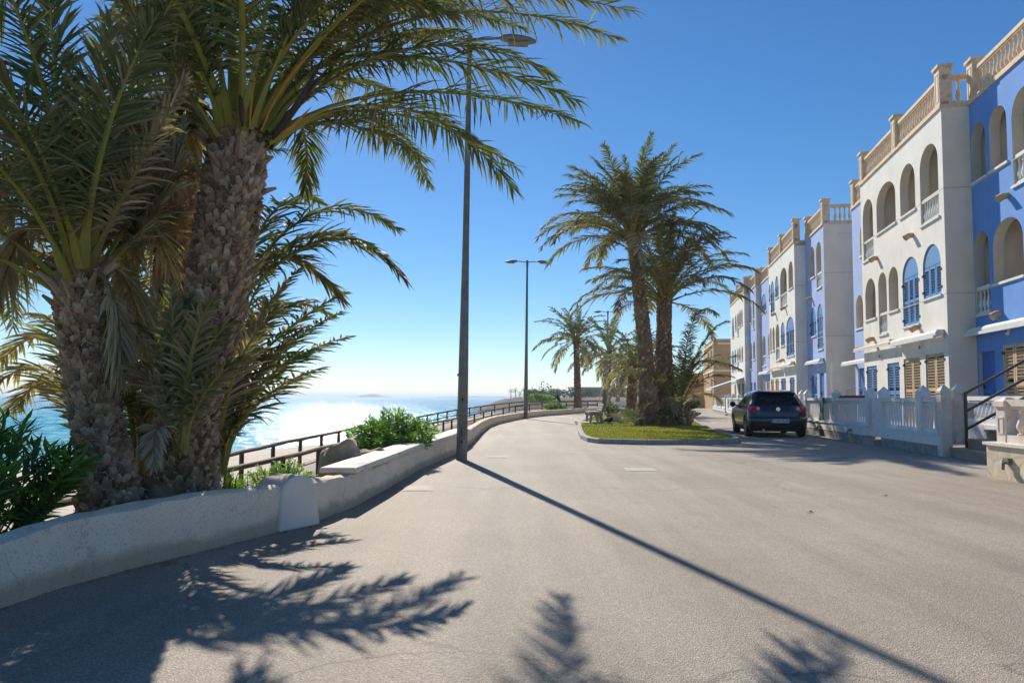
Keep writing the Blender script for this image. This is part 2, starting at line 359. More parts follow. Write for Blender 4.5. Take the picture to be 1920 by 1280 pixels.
# ------------------------------------------------------------------ palm fronds
def frond_mesh(name, curve, leafL, n, rng, dry=.2, wid=.03, droop=.25, petiole=.16, r0=.028, dense=1.0, fold=.5, side=None):
    C = np.array([tuple(p) for p in curve]); seg = np.linalg.norm(np.diff(C, axis=0), axis=1)
    s = np.concatenate(([0], np.cumsum(seg))); s /= s[-1]
    def ev(t): return np.stack([np.interp(t, s, C[:, i]) for i in range(3)], 1)
    ch = C[-1]-C[0]
    S = np.array(side) if side is not None else np.cross(ch/np.linalg.norm(ch), (0, 0, 1.0))
    if np.linalg.norm(S) < .15: S = np.array((1., 0, 0))
    S = S/np.linalg.norm(S)
    V, Fc, Mi, Ti = [], [], [], []
    off = 0
    for sg in (-1, 1):
        t = np.linspace(petiole, .985, n)+rng.uniform(-.3, .3, n)/n
        u = (t-petiole)/(1-petiole); u = np.clip(u, 0, 1)
        P = ev(t); T = ev(np.minimum(t+.02, 1))-ev(np.maximum(t-.02, 0)); T /= np.linalg.norm(T, axis=1)[:, None]
        Nn = np.cross(S[None, :], T); Nn /= np.linalg.norm(Nn, axis=1)[:, None]
        Sd = np.cross(T, Nn)
        a = np.radians(62-34*u+rng.normal(0, 8, n)+(rng.random(n) < .08)*rng.normal(0, 28, n)); l = np.radians(rng.choice([-8, 18, 42], n)*fold+rng.normal(0, 8, n))
        d = T*np.cos(a)[:, None]+np.sin(a)[:, None]*(sg*Sd*np.cos(l)[:, None]+Nn*np.sin(l)[:, None])
        L = leafL*np.clip(.3+u*3.2, 0, 1)*np.clip(.38+(1-u)*1.15, 0, 1)*rng.uniform(.78, 1.14, n)*np.where(rng.random(n) < .07, rng.uniform(.25, .7, n), 1)
        W = np.cross(d, Nn); W /= np.linalg.norm(W, axis=1)[:, None]
        tw = rng.normal(0, .6, n)[:, None]; W = W*np.cos(tw)+np.cross(d, W)*np.sin(tw)
        dr = droop*rng.uniform(.4, 1.6, n)
        tin = np.clip(dry+rng.normal(0, .1, n)+(rng.random(n) < .06+.25*dry)*.4, 0, 1)
        fs = (0, .35, .72, 1.0); ws = (.45, 1, .7, 0)
        vv, tt = [], []
        for f, w in zip(fs, ws):
            p = P+d*(L*f)[:, None]; p[:, 2] -= dr*L*f*f
            ti = np.clip(tin+.28*f**3, 0, 1)
            if w: vv += [p-W*wid*w/2, p+W*wid*w/2]; tt += [ti, ti]
            else: vv.append(p); tt.append(ti)
        vv = np.stack(vv, 1).reshape(-1, 3); V.append(vv); Ti.append(np.stack(tt, 1).reshape(-1))
        b = off+np.arange(n)*7
        q = np.concatenate([np.stack([b, b+1, b+3, b+2], 1), np.stack([b+2, b+3, b+5, b+4], 1)])
        tr = np.stack([b+4, b+5, b+6], 1)
        Fc += q.tolist()+tr.tolist(); Mi += [0]*(len(q)+len(tr)); off += len(vv)
    k = 14; tt = np.linspace(0, 1, k); P = ev(tt); T = np.gradient(P, axis=0); T /= np.linalg.norm(T, axis=1)[:, None]
    Nn = np.cross(S[None, :], T); Nn /= np.linalg.norm(Nn, axis=1)[:, None]; Sd = np.cross(T, Nn)
    ring = []
    for j in range(5):
        an = 2*math.pi*j/5; rr = r0*(1-.88*tt)*np.where(tt < .08, 1.5, 1)
        ring.append(P+(Sd*math.cos(an)*1.25+Nn*math.sin(an)*.8)*rr[:, None])
    rv = np.stack(ring, 1).reshape(-1, 3); V.append(rv); Ti.append(np.full(len(rv), min(1, max(0, dry*1.1-.1))))
    for i in range(k-1):
        for j in range(5):
            Fc.append([off+i*5+j, off+i*5+(j+1) % 5, off+(i+1)*5+(j+1) % 5, off+(i+1)*5+j]); Mi.append(1)
    me = bpy.data.meshes.new(name); me.from_pydata(np.concatenate(V).tolist(), [], Fc)
    me.materials.append(MAT['frond']); me.materials.append(MAT['rachis'])
    me.polygons.foreach_set('material_index', Mi)
    at_ = me.attributes.new('tint', 'FLOAT', 'POINT'); at_.data.foreach_set('value', np.concatenate(Ti))
    return me
def arc(e0, e1, L, n=16, pw=1.3, bend=0.0):
    p = np.zeros(3); out = [p.copy()]
    for i in range(n-1):
        t = (i+.5)/(n-1); e = R(e0+(e1-e0)*t**pw); az = bend*t
        p = p+np.array((math.cos(e)*math.cos(az), math.cos(e)*math.sin(az), math.sin(e)))*L/(n-1); out.append(p.copy())
    return out
rng = np.random.default_rng(11)
# templates, unit length: (start elevation, end elevation, dryness)
CLS = [(84, 40, .05), (74, 12, .10), (62, -12, .14), (48, -30, .20), (34, -48, .28), (18, -58, .36), (2, -66, .50), (-18, -76, .68)]
def templates(n, wid, leaf, dd=0):
    out = []
    for e0, e1, d in CLS:
        out.append([frond_mesh('frond', arc(e0+rng.uniform(-4, 4), e1+rng.uniform(-8, 8), 1.0, bend=rng.uniform(-.25, .25)), leaf, n, rng, d+dd, wid, .3, r0=.0095) for _ in range(3)])
    return out
TPL_MID = templates(74, .0115, .165, .14)
TPL_NEAR = templates(96, .0066, .145)
TPL_FAR = templates(40, .021, .17, .12)
def crown(root, c, L, n, tpl, top=0, dead=.6, rs=1, name='frond', lo=0.0, hi=1.0, skip=None):
    r = random.Random(rs)
    for i in range(n):
        f = lo+(hi-lo)*(i+.5)/n
        k = min(len(CLS)-1, int(f**.85*len(CLS)*dead/.6*.95)); k = max(0, min(len(CLS)-1, k+r.choice((0, 0, 0, -1, 1))))
        az = i*2.39996+r.uniform(-.25, .25); me = r.choice(tpl[k]); s = L*r.uniform(.85, 1.1)*(.92 if k == 0 else 1)
        if skip and k >= skip[2] and skip[0] < math.degrees((az+math.pi) % (2*math.pi)-math.pi) < skip[1]: continue
        rr = .12+.1*f
        link(name, me, root, (c[0]+math.cos(az)*rr, c[1]+math.sin(az)*rr, c[2]-.35*f), (r.uniform(-.1, .1), r.uniform(-.08, .08), az), (s, s, s))
def trunk(root, pts, rad, boots=0, bw=.12, bh=.1, bo=.05, rs=3, n=18, name='trunk', seg=.12, rough=.04, fib=0, pale=1.0, stubs=0):
    r = random.Random(rs); mb = MB(); P = resample(pts, seg)
    L = [0.0]
    for a, b in zip(P, P[1:]): L.append(L[-1]+(b-a).length)
    tot = L[-1]
    keys = [i/(len(rad)-1) for i in range(len(rad))]; rp = list(zip(keys, rad))
    vs, fs, ts = [], [], []
    for i, p in enumerate(P):
        rr = interp(rp, L[i]/tot)
        for j in range(n):
            a = 2*math.pi*j/n; q = rr*(1+r.uniform(-rough, rough))*(1+.03*math.sin(i*2.1))
            vs.append(p+Vector((math.cos(a)*q, math.sin(a)*q, 0))); ts.append(r.uniform(.0, .35))
    for i in range(len(P)-1):
        for j in range(n): fs.append((i*n+j, i*n+(j+1) % n, (i+1)*n+(j+1) % n, (i+1)*n+j))
    fs.append(tuple((len(P)-1)*n+j for j in range(n)))
    mb.add(vs, fs, 0, ts)
    for b in range(boots):
        f = (b+.5)/boots; az = b*2.39996+r.uniform(-.12, .12)
        d = f*tot; i = max(k for k in range(len(L)) if L[k] <= d); i = min(i, len(P)-2)
        p = P[i].lerp(P[i+1], (d-L[i])/max(1e-6, L[i+1]-L[i])); rr = interp(rp, f)
        o = Vector((math.cos(az), math.sin(az), 0)); sd = Vector((-o.y, o.x, 0)); up = Vector((0, 0, 1))
        w = bw*r.uniform(.7, 1.15); h = bh*r.uniform(.7, 1.3); ou = bo*r.uniform(.35, 1.35); tl = r.uniform(-.25, .25)
        sd = sd*math.cos(tl)+up*math.sin(tl); upb = up*math.cos(tl)-Vector((-o.y, o.x, 0))*math.sin(tl)
        b0 = p+o*(rr*.93)-upb*h*.9; t0 = p+o*(rr+ou)+upb*h*.55
        th = upb*h*.34-o*ou*.2
        jx, jy, e1, e2 = r.uniform(-.2, .2)*w, r.uniform(-.25, .25)*h, r.uniform(.12, .36), r.uniform(.12, .36)
        q = [b0-sd*w/2, b0+sd*w/2, t0+sd*(w*e1+jx)+upb*jy, t0-sd*(w*e2-jx)-upb*jy, t0+th-sd*(w*e2*.8-jx)-o*.02, t0+th+sd*(w*e1*.8+jx)-o*.02, p+o*rr*.9+upb*h*.9-sd*w*.4, p+o*rr*.9+upb*h*.9+sd*w*.4]
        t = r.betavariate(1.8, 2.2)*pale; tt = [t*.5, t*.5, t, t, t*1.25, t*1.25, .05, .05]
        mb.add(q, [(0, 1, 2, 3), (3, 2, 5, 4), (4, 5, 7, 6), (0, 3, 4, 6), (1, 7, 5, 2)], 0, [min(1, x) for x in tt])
        if fib:
            for _ in range(fib):
                c0 = p+o*(rr+ou*r.uniform(0, .8))+sd*w*r.uniform(-.5, .5)+upb*h*r.uniform(-.6, .6); dv = (upb*r.uniform(-.4, 1)+sd*r.uniform(-1, 1)+o*r.uniform(0, .7)).normalized()*r.uniform(.03, .09); sv_ = dv.cross(o).normalized()*.004
                mb.add([c0-sv_, c0+sv_, c0+dv], [(0, 1, 2)], 0, r.uniform(.25, .9))
    for i in range(stubs):
        az = i*2.39996+r.uniform(-.3, .3); f = 1-.16*r.random(); p = P[min(len(P)-1, int(f*(len(P)-1)))]; o = Vector((math.cos(az), math.sin(az), 0)); rr = interp(rp, f); L_ = r.uniform(.08, .26)
        el = r.uniform(.5, 1.25); d = o*math.cos(el)+Vector((0, 0, 1))*math.sin(el); b0 = p+o*rr*.85; t = r.uniform(.3, .9)
        mb.tube([b0, b0+d*L_*.5, b0+d*L_+o*.03], [.036, .026, r.uniform(.008, .02)], 5, 0, True, t*.75, sq=(1.3, .7))
    return mb.build(name, 'trunk', root, recalc=not fib)
def px_frond(root, pts, leafL=.5, n=90, dry=.2, wid=.025, droop=.25, r0=.03, name='frond', petiole=.2, side=None, fold=.5):
    a, b, c = (at(*p) for p in pts)
    cv = local(bez(a, b, c, 16), root)
    return link(name, frond_mesh(name, cv, leafL, n, rng, dry, wid, droop, petiole, r0, side=side, fold=fold), root)

# ------------------------------------------------------------------ setting: road, lawn, beach, sea
WALL = [(-3.3, -6), (-3.05, 1.0), (-2.87, 4.13), (-2.80, 4.59), (-2.64, 5.04), (-2.46, 5.46), (-2.28, 5.91), (-2.09, 6.37), (-1.88, 6.95), (-1.71, 7.85), (-1.62, 9.26), (-1.50, 12.09), (-1.17, 15.33), (-1.03, 18.5), (-1.0, 24), (-.9, 28.4), (-.62, 32), (0, 36.45), (.8, 41.3), (2.0, 46), (3.76, 50.6), (5.8, 57.4), (8.1, 64.3)]
WH = [(-6, .34), (4, .345), (4.6, .41), (5.5, .44), (6.7, .40), (7.8, .365), (12, .37), (15.3, .40), (28, .36), (40, .36), (65, .38)]
wallx = [(y, x) for x, y in WALL]+[(72, 12.), (190, 110.)]
NEARF = [(-5.2, 2), (-4.75, 7.5), (-4.42, 10.5), (-4.23, 13.5), (-4.18, 16.7), (-3.6, 30), (-2.6, 41), (-1.3, 49), (.8, 56), (4.5, 62.5), (10, 69.5)]
FARF = [(-6.4, 2), (-5.8, 7.5), (-5.35, 11), (-5.58, 16.3), (-5.6, 24.7), (-4.9, 39.5), (-3.9, 47), (-2.2, 54), (.5, 61), (4.5, 68), (9.5, 74)]
SHORE = [(-26, -40), (-24, 10), (-21.1, 30), (-16.8, 32.5), (-13.4, 37.8), (-10.5, 43), (-8, 50), (-5, 85), (-2.6, 121), (0, 157), (3.5, 184), (9, 215)]
DECK = [(-40, -.62), (36, -.62), (47, -.35), (56, 0), (64, .06), (300, .1)]
nearx = [(y, x) for x, y in NEARF]+[(190, 105.)]; farx = [(y, x) for x, y in FARF]+[(190, 100.)]; shorex = [(y, x) for x, y in SHORE]
def struct(name, mb, mat, **kw): return mb.build(name, mat, kind='structure', **kw)

mb = MB(); pts = [(x, y) for x, y in WALL]+[(12, 72), (16, 90), (60, 150), (400, 500), (600, 500), (600, -60), (-3.3, -60)]
tri = tessellate_polygon([[Vector((x, y, 0)) for x, y in pts]]); mb.add([(x, y, 0) for x, y in pts], [tuple(t) for t in tri])
struct('road', mb, 'road')
rows = [-40, -20, -6, 0, 2, 4, 5, 6, 7, 8, 9, 10, 11, 12, 13, 14, 15, 16, 18, 20, 22, 25, 28, 32, 36, 40, 44, 48, 52, 56, 60, 64, 69, 74, 85, 100, 130, 160, 190]
def strip(name, mat, fn, jit=0):
    r = random.Random(5); mb = MB(); g = [fn(y) for y in rows]; k = len(g[0])
    vs = [(x, yy, z+(r.uniform(-jit, jit))) for y, row in zip(rows, g) for (x, yy, z) in row]
    fs = [(i*k+j, i*k+j+1, (i+1)*k+j+1, (i+1)*k+j) for i in range(len(rows)-1) for j in range(k-1)]
    mb.add(vs, fs); return struct(name, mb, mat, smooth=180)
def bed(y):
    w, n, d = interp(wallx, y), interp(nearx, y), interp(DECK, y)
    h = .18 if y < 50 else .05
    return [(w-.1, y, -.02), (w-.16, y, h), (w-.5, y, h-.02), (w-1.0, y, h-.15 if y < 40 else .02), ((w+n)/2-.3, y, (h+d)/2-.12), (n+.12, y, d), (n-.05, y, d-.12)]
strip('planting_bed', 'soil', bed, .03)
def deckf(y):
    n, f, d = interp(nearx, y), interp(farx, y), interp(DECK, y)
    return [(n+.02, y, d-.2), (n+.02, y, d+.03), (f-.02, y, d+.03), (f-.02, y, d-.2)]
strip('boardwalk', 'deck', deckf)
def beachf(y):
    f, s, d = interp(farx, y), interp(shorex, y), interp(DECK, y)
    if s > f-6: s = f-6
    return [(f+.3, y, d-.1), (f-.5, y, d-.14), (f+(s-f)*.35, y, d-.3+(-2.0-d)*.12), (f+(s-f)*.7, y, -1.45), (s, y, -1.98), (s-3, y, -2.3), (s-14, y, -3.6)]
strip('beach', 'sand', beachf, .02)
mb = MB(); mb.add([(-13000, -300, -2), (13000, -300, -2), (13000, 13000, -2), (-13000, 13000, -2)], [(0, 1, 2, 3)]); mb.v = [(x, y, -2.3) for x, y, z in mb.v]
ny, nx = 380, 560; wr = np.random.default_rng(3)
Yg = 22*1.0092**np.arange(ny); ag = np.linspace(-1.5, .12, nx); YY, AA = np.meshgrid(Yg, ag, indexing='ij'); XX = YY*AA
ZZ = np.zeros_like(XX)
for i in range(30):
    lam = .6*8**(i/30); th = math.radians(-105+wr.uniform(-55, 55)); kk = 2*math.pi/lam
    ZZ += .0055*lam**.9*np.sin(kk*(XX*math.cos(th)+YY*math.sin(th))+wr.uniform(0, 6.28))*(1+.6*np.sin(.11*XX+.07*YY+i))
sxv = np.interp(YY, [y for y, x in shorex], [x for y, x in shorex])
ZZ = -2+ZZ*np.clip((sxv-XX)/11, .2, 1)*np.clip((900-YY)/300, 0, 1)
o_ = len(mb.v); idx = (o_+np.arange(ny*nx)).reshape(ny, nx)
mb.v += np.stack([XX, YY, ZZ], -1).reshape(-1, 3).tolist(); mb.t += [0.0]*(ny*nx)
fq = np.stack([idx[:-1, :-1], idx[:-1, 1:], idx[1:, 1:], idx[1:, :-1]], -1).reshape(-1, 4).tolist(); mb.f += fq; mb.m += [0]*len(fq)
struct('sea', mb, 'sea', smooth=180, recalc=False)
# breaking ripples along the shore
mb = MB(); vs, fs, ts = [], [], []
offs = [(.6, .0), (-.2, .62), (-1.1, .5), (-1.9, .1), (-2.6, -.2), (-3.4, .33), (-4.1, .1), (-5.2, -.3), (-6.4, .22), (-7.2, -.3), (-9.5, -.3), (-10.5, .12), (-11.5, -.4)]
P = resample([Vector((x, y, 0)) for x, y in SHORE], 1.2)
for i, p in enumerate(P):
    t = (P[min(i+1, len(P)-1)]-P[max(0, i-1)]).normalized(); nrm = Vector((t.y, -t.x, 0))
    wob = .5*math.sin(i*.45)+.4*math.sin(i*.21+1)
    for k, (o, a) in enumerate(offs):
        q = p+nrm*(o+wob); vs.append((q.x, q.y, -1.90+.04*(k == 1))); ts.append(a)
k = len(offs)
for i in range(len(P)-1):
    for j in range(k-1): fs.append((i*k+j, i*k+j+1, (i+1)*k+j+1, (i+1)*k+j))
mb.add(vs, fs, 0, ts); mb.build('surf_foam', 'foam', kind='stuff')
# far land
def ridge(name, mat, pts, depth, base, label=None, cat=None, jit=.25, rs=1, kind='structure'):
    r = random.Random(rs); mb = MB(); vs, fs = [], []
    P = [Vector(p) for p in pts]; Q = []
    for a, b in zip(P, P[1:]):
        m = max(2, int((b-a).length/6) if depth < 300 else 8); Q += [a.lerp(b, i/m) for i in range(m)]
    Q.append(P[-1]); k = 6
    for q in Q:
        h = q.z-base
        for j in range(k):
            f = j/(k-1); pr = math.sin(math.pi*min(f*1.25, 1)*.5) if f < .8 else math.cos((f-.8)/.2*math.pi/2)
            vs.append((q.x+r.uniform(-jit, jit), q.y-depth*.3+depth*f+r.uniform(-jit, jit), base+h*pr*(1+r.uniform(-.18, .18))))
    for i in range(len(Q)-1):
        for j in range(k-1): fs.append((i*k+j, i*k+j+1, (i+1)*k+j+1, (i+1)*k+j))
    mb.add(vs, fs); o = mb.build(name, mat, smooth=50)
    o['kind'] = kind; return o
ridge('headland', 'headland', [(-9.5, 172, -1.6), (-6, 172, -.4), (-2, 176, .7), (3, 182, 1.1), (12, 190, 1.0), (26, 200, .9), (60, 220, .9), (130, 240, 1.0)], 34, -2.3, jit=.7)
ridge('hill', 'far_land', [(-5, 330, .0), (10, 330, 1.2), (60, 340, 2.0), (200, 360, 3)], 120, -2.3, jit=2)
ridge('island', 'far_land', [(-700, 3000, -2), (-645, 3000, 3), (-615, 3000, 10), (-600, 3000, 13.5), (-585, 3000, 10.5), (-555, 3000, 3), (-510, 3000, -2)], 200, -4, jit=2)
ridge('coast', 'far_land', [(-400, 3600, -1), (-330, 3600, 3.5), (-270, 3600, 2.5), (-190, 3600, 6), (-140, 3600, 3.5), (0, 3600, 5.5), (190, 3600, 4.5)], 200, -4, jit=1)

# lawn island with kerb
ISL = [(2.27, 18.95), (3.47, 18.50), (5.06, 18.74), (6.0, 19.35), (6.5, 20.6), (6.75, 22.4), (7.16, 25.8), (8.6, 33), (10.65, 44.05), (13.4, 58.0), (12.6, 58.6), (8.6, 56), (5.6, 46.5), (3.9, 38), (3.05, 33), (2.55, 28), (2.2, 24), (2.0, 21), (2.05, 19.6)]
cen = Vector((5.2, 32, 0))
def inset(p, d):
    v = Vector((p[0], p[1], 0))
    i = ISL.index(p); a, b = Vector((*ISL[i-1], 0)), Vector((*ISL[(i+1) % len(ISL)], 0)); t = (b-a).normalized(); return v+Vector((-t.y, t.x, 0))*d
mb = MB(); inn = [inset(p, .14) for p in ISL]
tri = tessellate_polygon([inn]); mb.add([(p.x, p.y, .1) for p in inn], [tuple(t) for t in tri]); struct('lawn', mb, 'lawn')
mb = MB(); ring = resample([Vector((*p, 0)) for p in ISL]+[Vector((*ISL[0], 0))], .62)
for a, b in zip(ring, ring[1:]):
    t = (b-a).normalized(); nn = Vector((-t.y, t.x, 0)); g = .006
    a2, b2 = a+t*g, b-t*g; h = .13
    q = [a2, b2, b2+nn*.15, a2+nn*.15]
    vs = [(v.x, v.y, -.01) for v in q]+[(v.x, v.y, h-.015) for v in q[:2]]+[((v+nn*.02).x, (v+nn*.02).y, h) for v in q[:2]]+[(v.x, v.y, h) for v in q[2:]]
    mb.add(vs, [(0, 1, 5, 4), (4, 5, 7, 6), (6, 7, 8, 9), (2, 3, 9, 8), (0, 4, 6, 9, 3), (1, 2, 8, 7, 5)])
struct('kerb', mb, 'kerb')
mb = MB(); r = random.Random(3); cnt = 0
from mathutils.geometry import intersect_point_tri_2d
tris = [[inn[i] for i in t] for t in tri]
vs, fs, ts = [], [], []
while cnt < 26000:
    x, y = r.uniform(2, 9.5), 18.5+r.random()**1.8*22
    p = Vector((x, y))
    if not any(intersect_point_tri_2d(p, a.xy, b.xy, c.xy) for a, b, c in tris): continue
    h = r.uniform(.02, .055); w = .012; a = r.uniform(0, 6.28); dx, dy = math.cos(a)*w, math.sin(a)*w; o = len(vs)
    vs += [(x-dx, y-dy, .095), (x+dx, y+dy, .095), (x+r.uniform(-.03, .03), y+r.uniform(-.03, .03), .1+h)]
    fs.append((o, o+1, o+2)); t = r.random(); ts += [t]*3; cnt += 1
mb.add(vs, fs, 0, ts); mb.build('grass', 'grassblade', kind='stuff', recalc=False)
# ------------------------------------------------------------------ promenade wall
wall = thing('promenade_wall', 'low rough cream rendered wall curving along the sea side of the road', 'wall', (-1.5, 12, 0))
def wall_part(name, path, hs, th, mat, z0=-.05, rnd=.05, jit=.006, proud=0, step=.12, rs=2, cap=True):
    r = random.Random(rs); P = resample([Vector((x, y, 0)) for x, y in path], step); mb = MB(); vs, fs = [], []
    for i, p in enumerate(P):
        t = (P[min(i+1, len(P)-1)]-P[max(0, i-1)]).normalized(); nn = Vector((-t.y, t.x, 0)); h = interp(hs, p.y) if isinstance(hs, list) else hs
        zb = z0 if not isinstance(z0, list) else interp(z0, p.y)
        sec = [(-proud, zb), (-proud, zb+(h-zb)*.4), (-proud+.003, h-rnd*1.2), (-proud+rnd*.4, h-rnd*.3), (-proud+rnd*1.3, h), (th-rnd, h), (th, h-rnd), (th, zb)]
        for j, (o, z) in enumerate(sec):
            q = p+nn*(o+r.uniform(-jit, jit)); vs.append((q.x, q.y, z+r.uniform(-jit, jit)*(2.2 if 1 < j < 7 else .2)))
    k = 8
    for i in range(len(P)-1):
        for j in range(k-1): fs.append((i*k+j, i*k+j+1, (i+1)*k+j+1, (i+1)*k+j))
    fs += [tuple(range(k)), tuple((len(P)-1)*k+j for j in range(k))[::-1]]
    mb.add(local(vs, wall), fs); return mb.build(name, mat, wall, smooth=40)
wall_part('wall_body', WALL, WH, .22, 'wall', step=.16, rnd=.06)
cop = [(-1.71, 7.80), (-1.62, 9.26), (-1.50, 12.09)]
wall_part('coping_slab', cop, .435, .36, 'coping', z0=.375, rnd=.012, jit=.0015, proud=.035, step=.5)
wall_part('coping_slab', [(-1.50, 12.12), (-1.17, 15.33), (-1.06, 17.9)], [(12, .405), (15.3, .435), (18, .42)], .36, 'coping', z0=[(12, .35), (15.3, .37), (18, .36)], rnd=.012, jit=.002, proud=.02, step=.5)
# tombstone shaped pilaster
a, b = Vector((-2.085, 6.47, 0)), Vector((-1.865, 6.85, 0)); t = (b-a).normalized(); nn = Vector((t.y, -t.x, 0)); wdt = (b-a).length
mb = MB(); sec = []
for i in range(13):
    an = math.pi*(1-i/12); sec.append((wdt/2+math.cos(an)*wdt*.47, .33+math.sin(an)*.15))
out2 = [(-.02, 0)]+sec+[(wdt+.03, 0)]
fr = [a+t*x+nn*(.05 if z > .05 else .075)+Vector((0, 0, z)) for x, z in out2]; bk = [a+t*(x+(.0))-nn*.29+Vector((0, 0, z)) for x, z in out2]
n = len(out2); mb.add(local(fr+bk, wall), [tuple(range(n)), tuple(range(n, 2*n))[::-1]]+[(i, i+n, (i+1) % n+n, (i+1) % n) for i in range(n)])
pil = mb.build('pilaster', 'pillar', wall, smooth=40)
md = pil.modifiers.new('soft', 'BEVEL'); md.width = .02; md.segments = 3; md.limit_method = 'ANGLE'
# drain pipe mouth at the foot of the wall
mb = MB(); d0 = Vector((-2.345, 6.02, .045)); nd = Vector((.94, -.33, 0)).normalized()
mb.tube(local([d0-nd*.12, d0+nd*.06], wall), [.042, .042], 14); mb.build('drain_mouth', 'black', wall, smooth=40)

# beach fences beside the boardwalk
def fence(label, path, zr, ztop0, skip=1.9, group='wooden fences along the boardwalk'):
    P = [Vector((x, y, 0)) for x, y in path]; root = thing('beach_fence', label, 'fence', (P[3].x, P[3].y, 0), group=group)
    pts = []; acc = 0; seg = list(zip(P, P[1:])); carry = 0
    for a, b in seg:
        L = (b-a).length; d = carry
        while d < L:
            pts.append(a.lerp(b, d/L)); d += skip+min(1.2, max(0, (a.y-30)*.04))
        carry = d-L
    r = random.Random(4); prev = None
    for p in pts:
        z = interp(zr, p.y); zb = interp(DECK, p.y)-.08
        mb = MB(); mb.tube(local([(p.x, p.y, zb), (p.x+r.uniform(-.01, .01), p.y, z-.02)], root), [.052, .048], 9)
        mb.build('post', 'wood', root, smooth=40)
        if prev:
            a, b = Vector((prev.x, prev.y, interp(zr, prev.y))), Vector((p.x, p.y, z)); e = (b-a).normalized()
            mb = MB(); mb.tube(local([a+e*.01, (a+b)/2+Vector((0, 0, r.uniform(-.015, .01))), b-e*.002], root), [.046, .045, .047], 9); mb.build('rail', 'wood', root, smooth=40)
            if p.y > 40:
                dz = Vector((0, 0, -.34)); mb = MB(); mb.tube(local([a+e*.01+dz, b+dz-e*.002], root), .034, 8); mb.build('rail', 'wood', root, smooth=40)
        prev = p
    return root
ZR = [(-10, .06), (36, .06), (41, .12), (49, .32), (56, .62), (62.5, .82), (75, .90)]
ZF = [(-10, .06), (24, .06), (39, .12), (47, .30), (54, .52), (61, .80), (75, .88)]
fence('brown wooden rail fence on the sea side of the boardwalk, farther from the wall', FARF, ZF, 0, 2.15)
fence('brown wooden rail fence between the planted bed and the boardwalk, nearer the wall', NEARF, ZR, 0, 2.3)

# ------------------------------------------------------------------ street lamps
LG = 'tall double headed street lamps along the wall'
def lamp(label, x, y, h, r0, r1, armL, ang, lean=0.0, door=True, sides=(-1, 1)):
    root = thing('street_lamp', label, 'street lamp', (x, y, 0), group=LG)
    mb = MB(); mb.lathe([(r0*1.02, -.02), (r0, .5), (r0*.93, 1.6), (r1+(r0-r1)*.35, h*.5), (r1, h-.05), (r1*.7, h)], 16)
    for i, v in enumerate(mb.v): mb.v[i] = (v[0]+lean*v[2], v[1], v[2])
    mb.build('pole', 'galv', root, smooth=40)
    if door:
        mb = MB(); mb.box((lean*.6+r0*.30, -r0*.93, .62), (r0*.62, .03, .42)); o = mb.build('access_panel', 'galv', root)
        mb = MB(); mb.box((0, -r0*1.06, .55), (.012, .012, .16)); mb.build('latch', 'black', o)
        mb = MB(); mb.lathe([(r0*1.0, 1.60), (r0*1.03, 1.62), (r0*1.0, 1.64)], 16, cap=False); mb.build('band', 'galv', root)
        for zz in (.35, 1.15): 
            mb = MB(); mb.box((lean*zz+.0, -r0*.985, zz), (.03, .02, .05)); mb.build('bolt_plate', 'black', root)
    mb = MB(); mb.lathe([(r1*1.25, h-.32), (r1*1.3, h-.3), (r1*1.25, h+.0), (r1*.6, h+.06)], 14, (lean*h, 0, 0)); mb.build('pole_cap', 'lamp_grey', root, smooth=40)
    for sd in sides:
        dx = Vector((math.cos(ang), math.sin(ang), 0))*sd; top = Vector((lean*h, 0, h-.06))
        mb = MB(); mb.tube([top, top+dx*armL*.5+Vector((0, 0, .02)), top+dx*armL+Vector((0, 0, .05))], [.03, .028, .026], 8); mb.build('arm', 'lamp_grey', root, smooth=40)
        mb = MB(); vs, fs = [], []; sdv = Vector((-dx.y, dx.x, 0)); L = .72; k = 10
        prof = [(0, .045, .05), (.08, .10, .075), (.3, .145, .095), (.6, .15, .085), (.85, .12, .055), (.97, .07, .03), (1, .02, .015)]
        for f, w, hh in prof:
            for j in range(k):
                an = 2*math.pi*j/k; c = top+dx*(armL-.02+L*f)+Vector((0, 0, .045-.05*f))
                vs.append(c+sdv*math.cos(an)*w+Vector((0, 0, math.sin(an)*hh*(1 if math.sin(an) > 0 else .7))))
        for i in range(len(prof)-1):
            for j in range(k): fs.append((i*k+j, i*k+(j+1) % k, (i+1)*k+(j+1) % k, (i+1)*k+j))
        fs += [tuple(range(k)), tuple((len(prof)-1)*k+j for j in range(k))]
        mb.add(vs, fs); hd = mb.build('lamp_head', 'lamp_grey', root, smooth=50)
        mb = MB(); c = top+dx*(armL-.02+L*.5)+Vector((0, 0, -.055)); mb.box(c, (L*.55, .2, .03), rz=ang); mb.build('lens', 'galv', hd)
    return root
lamp('nearest and tallest looking grey lamp pole, its heads behind palm leaves', -.95, 13.83, 8.3, .104, .045, .62, R(3), .010)
lamp('grey lamp pole standing clear against the sky where the wall bends', .78, 40.2, 8.85, .12, .055, .58, R(2), .006)
lamp('farthest grey lamp pole rising beside the bench and behind palm crowns', 8.75, 65.8, 9.1, .13, .06, .62, R(0), .004, door=False)

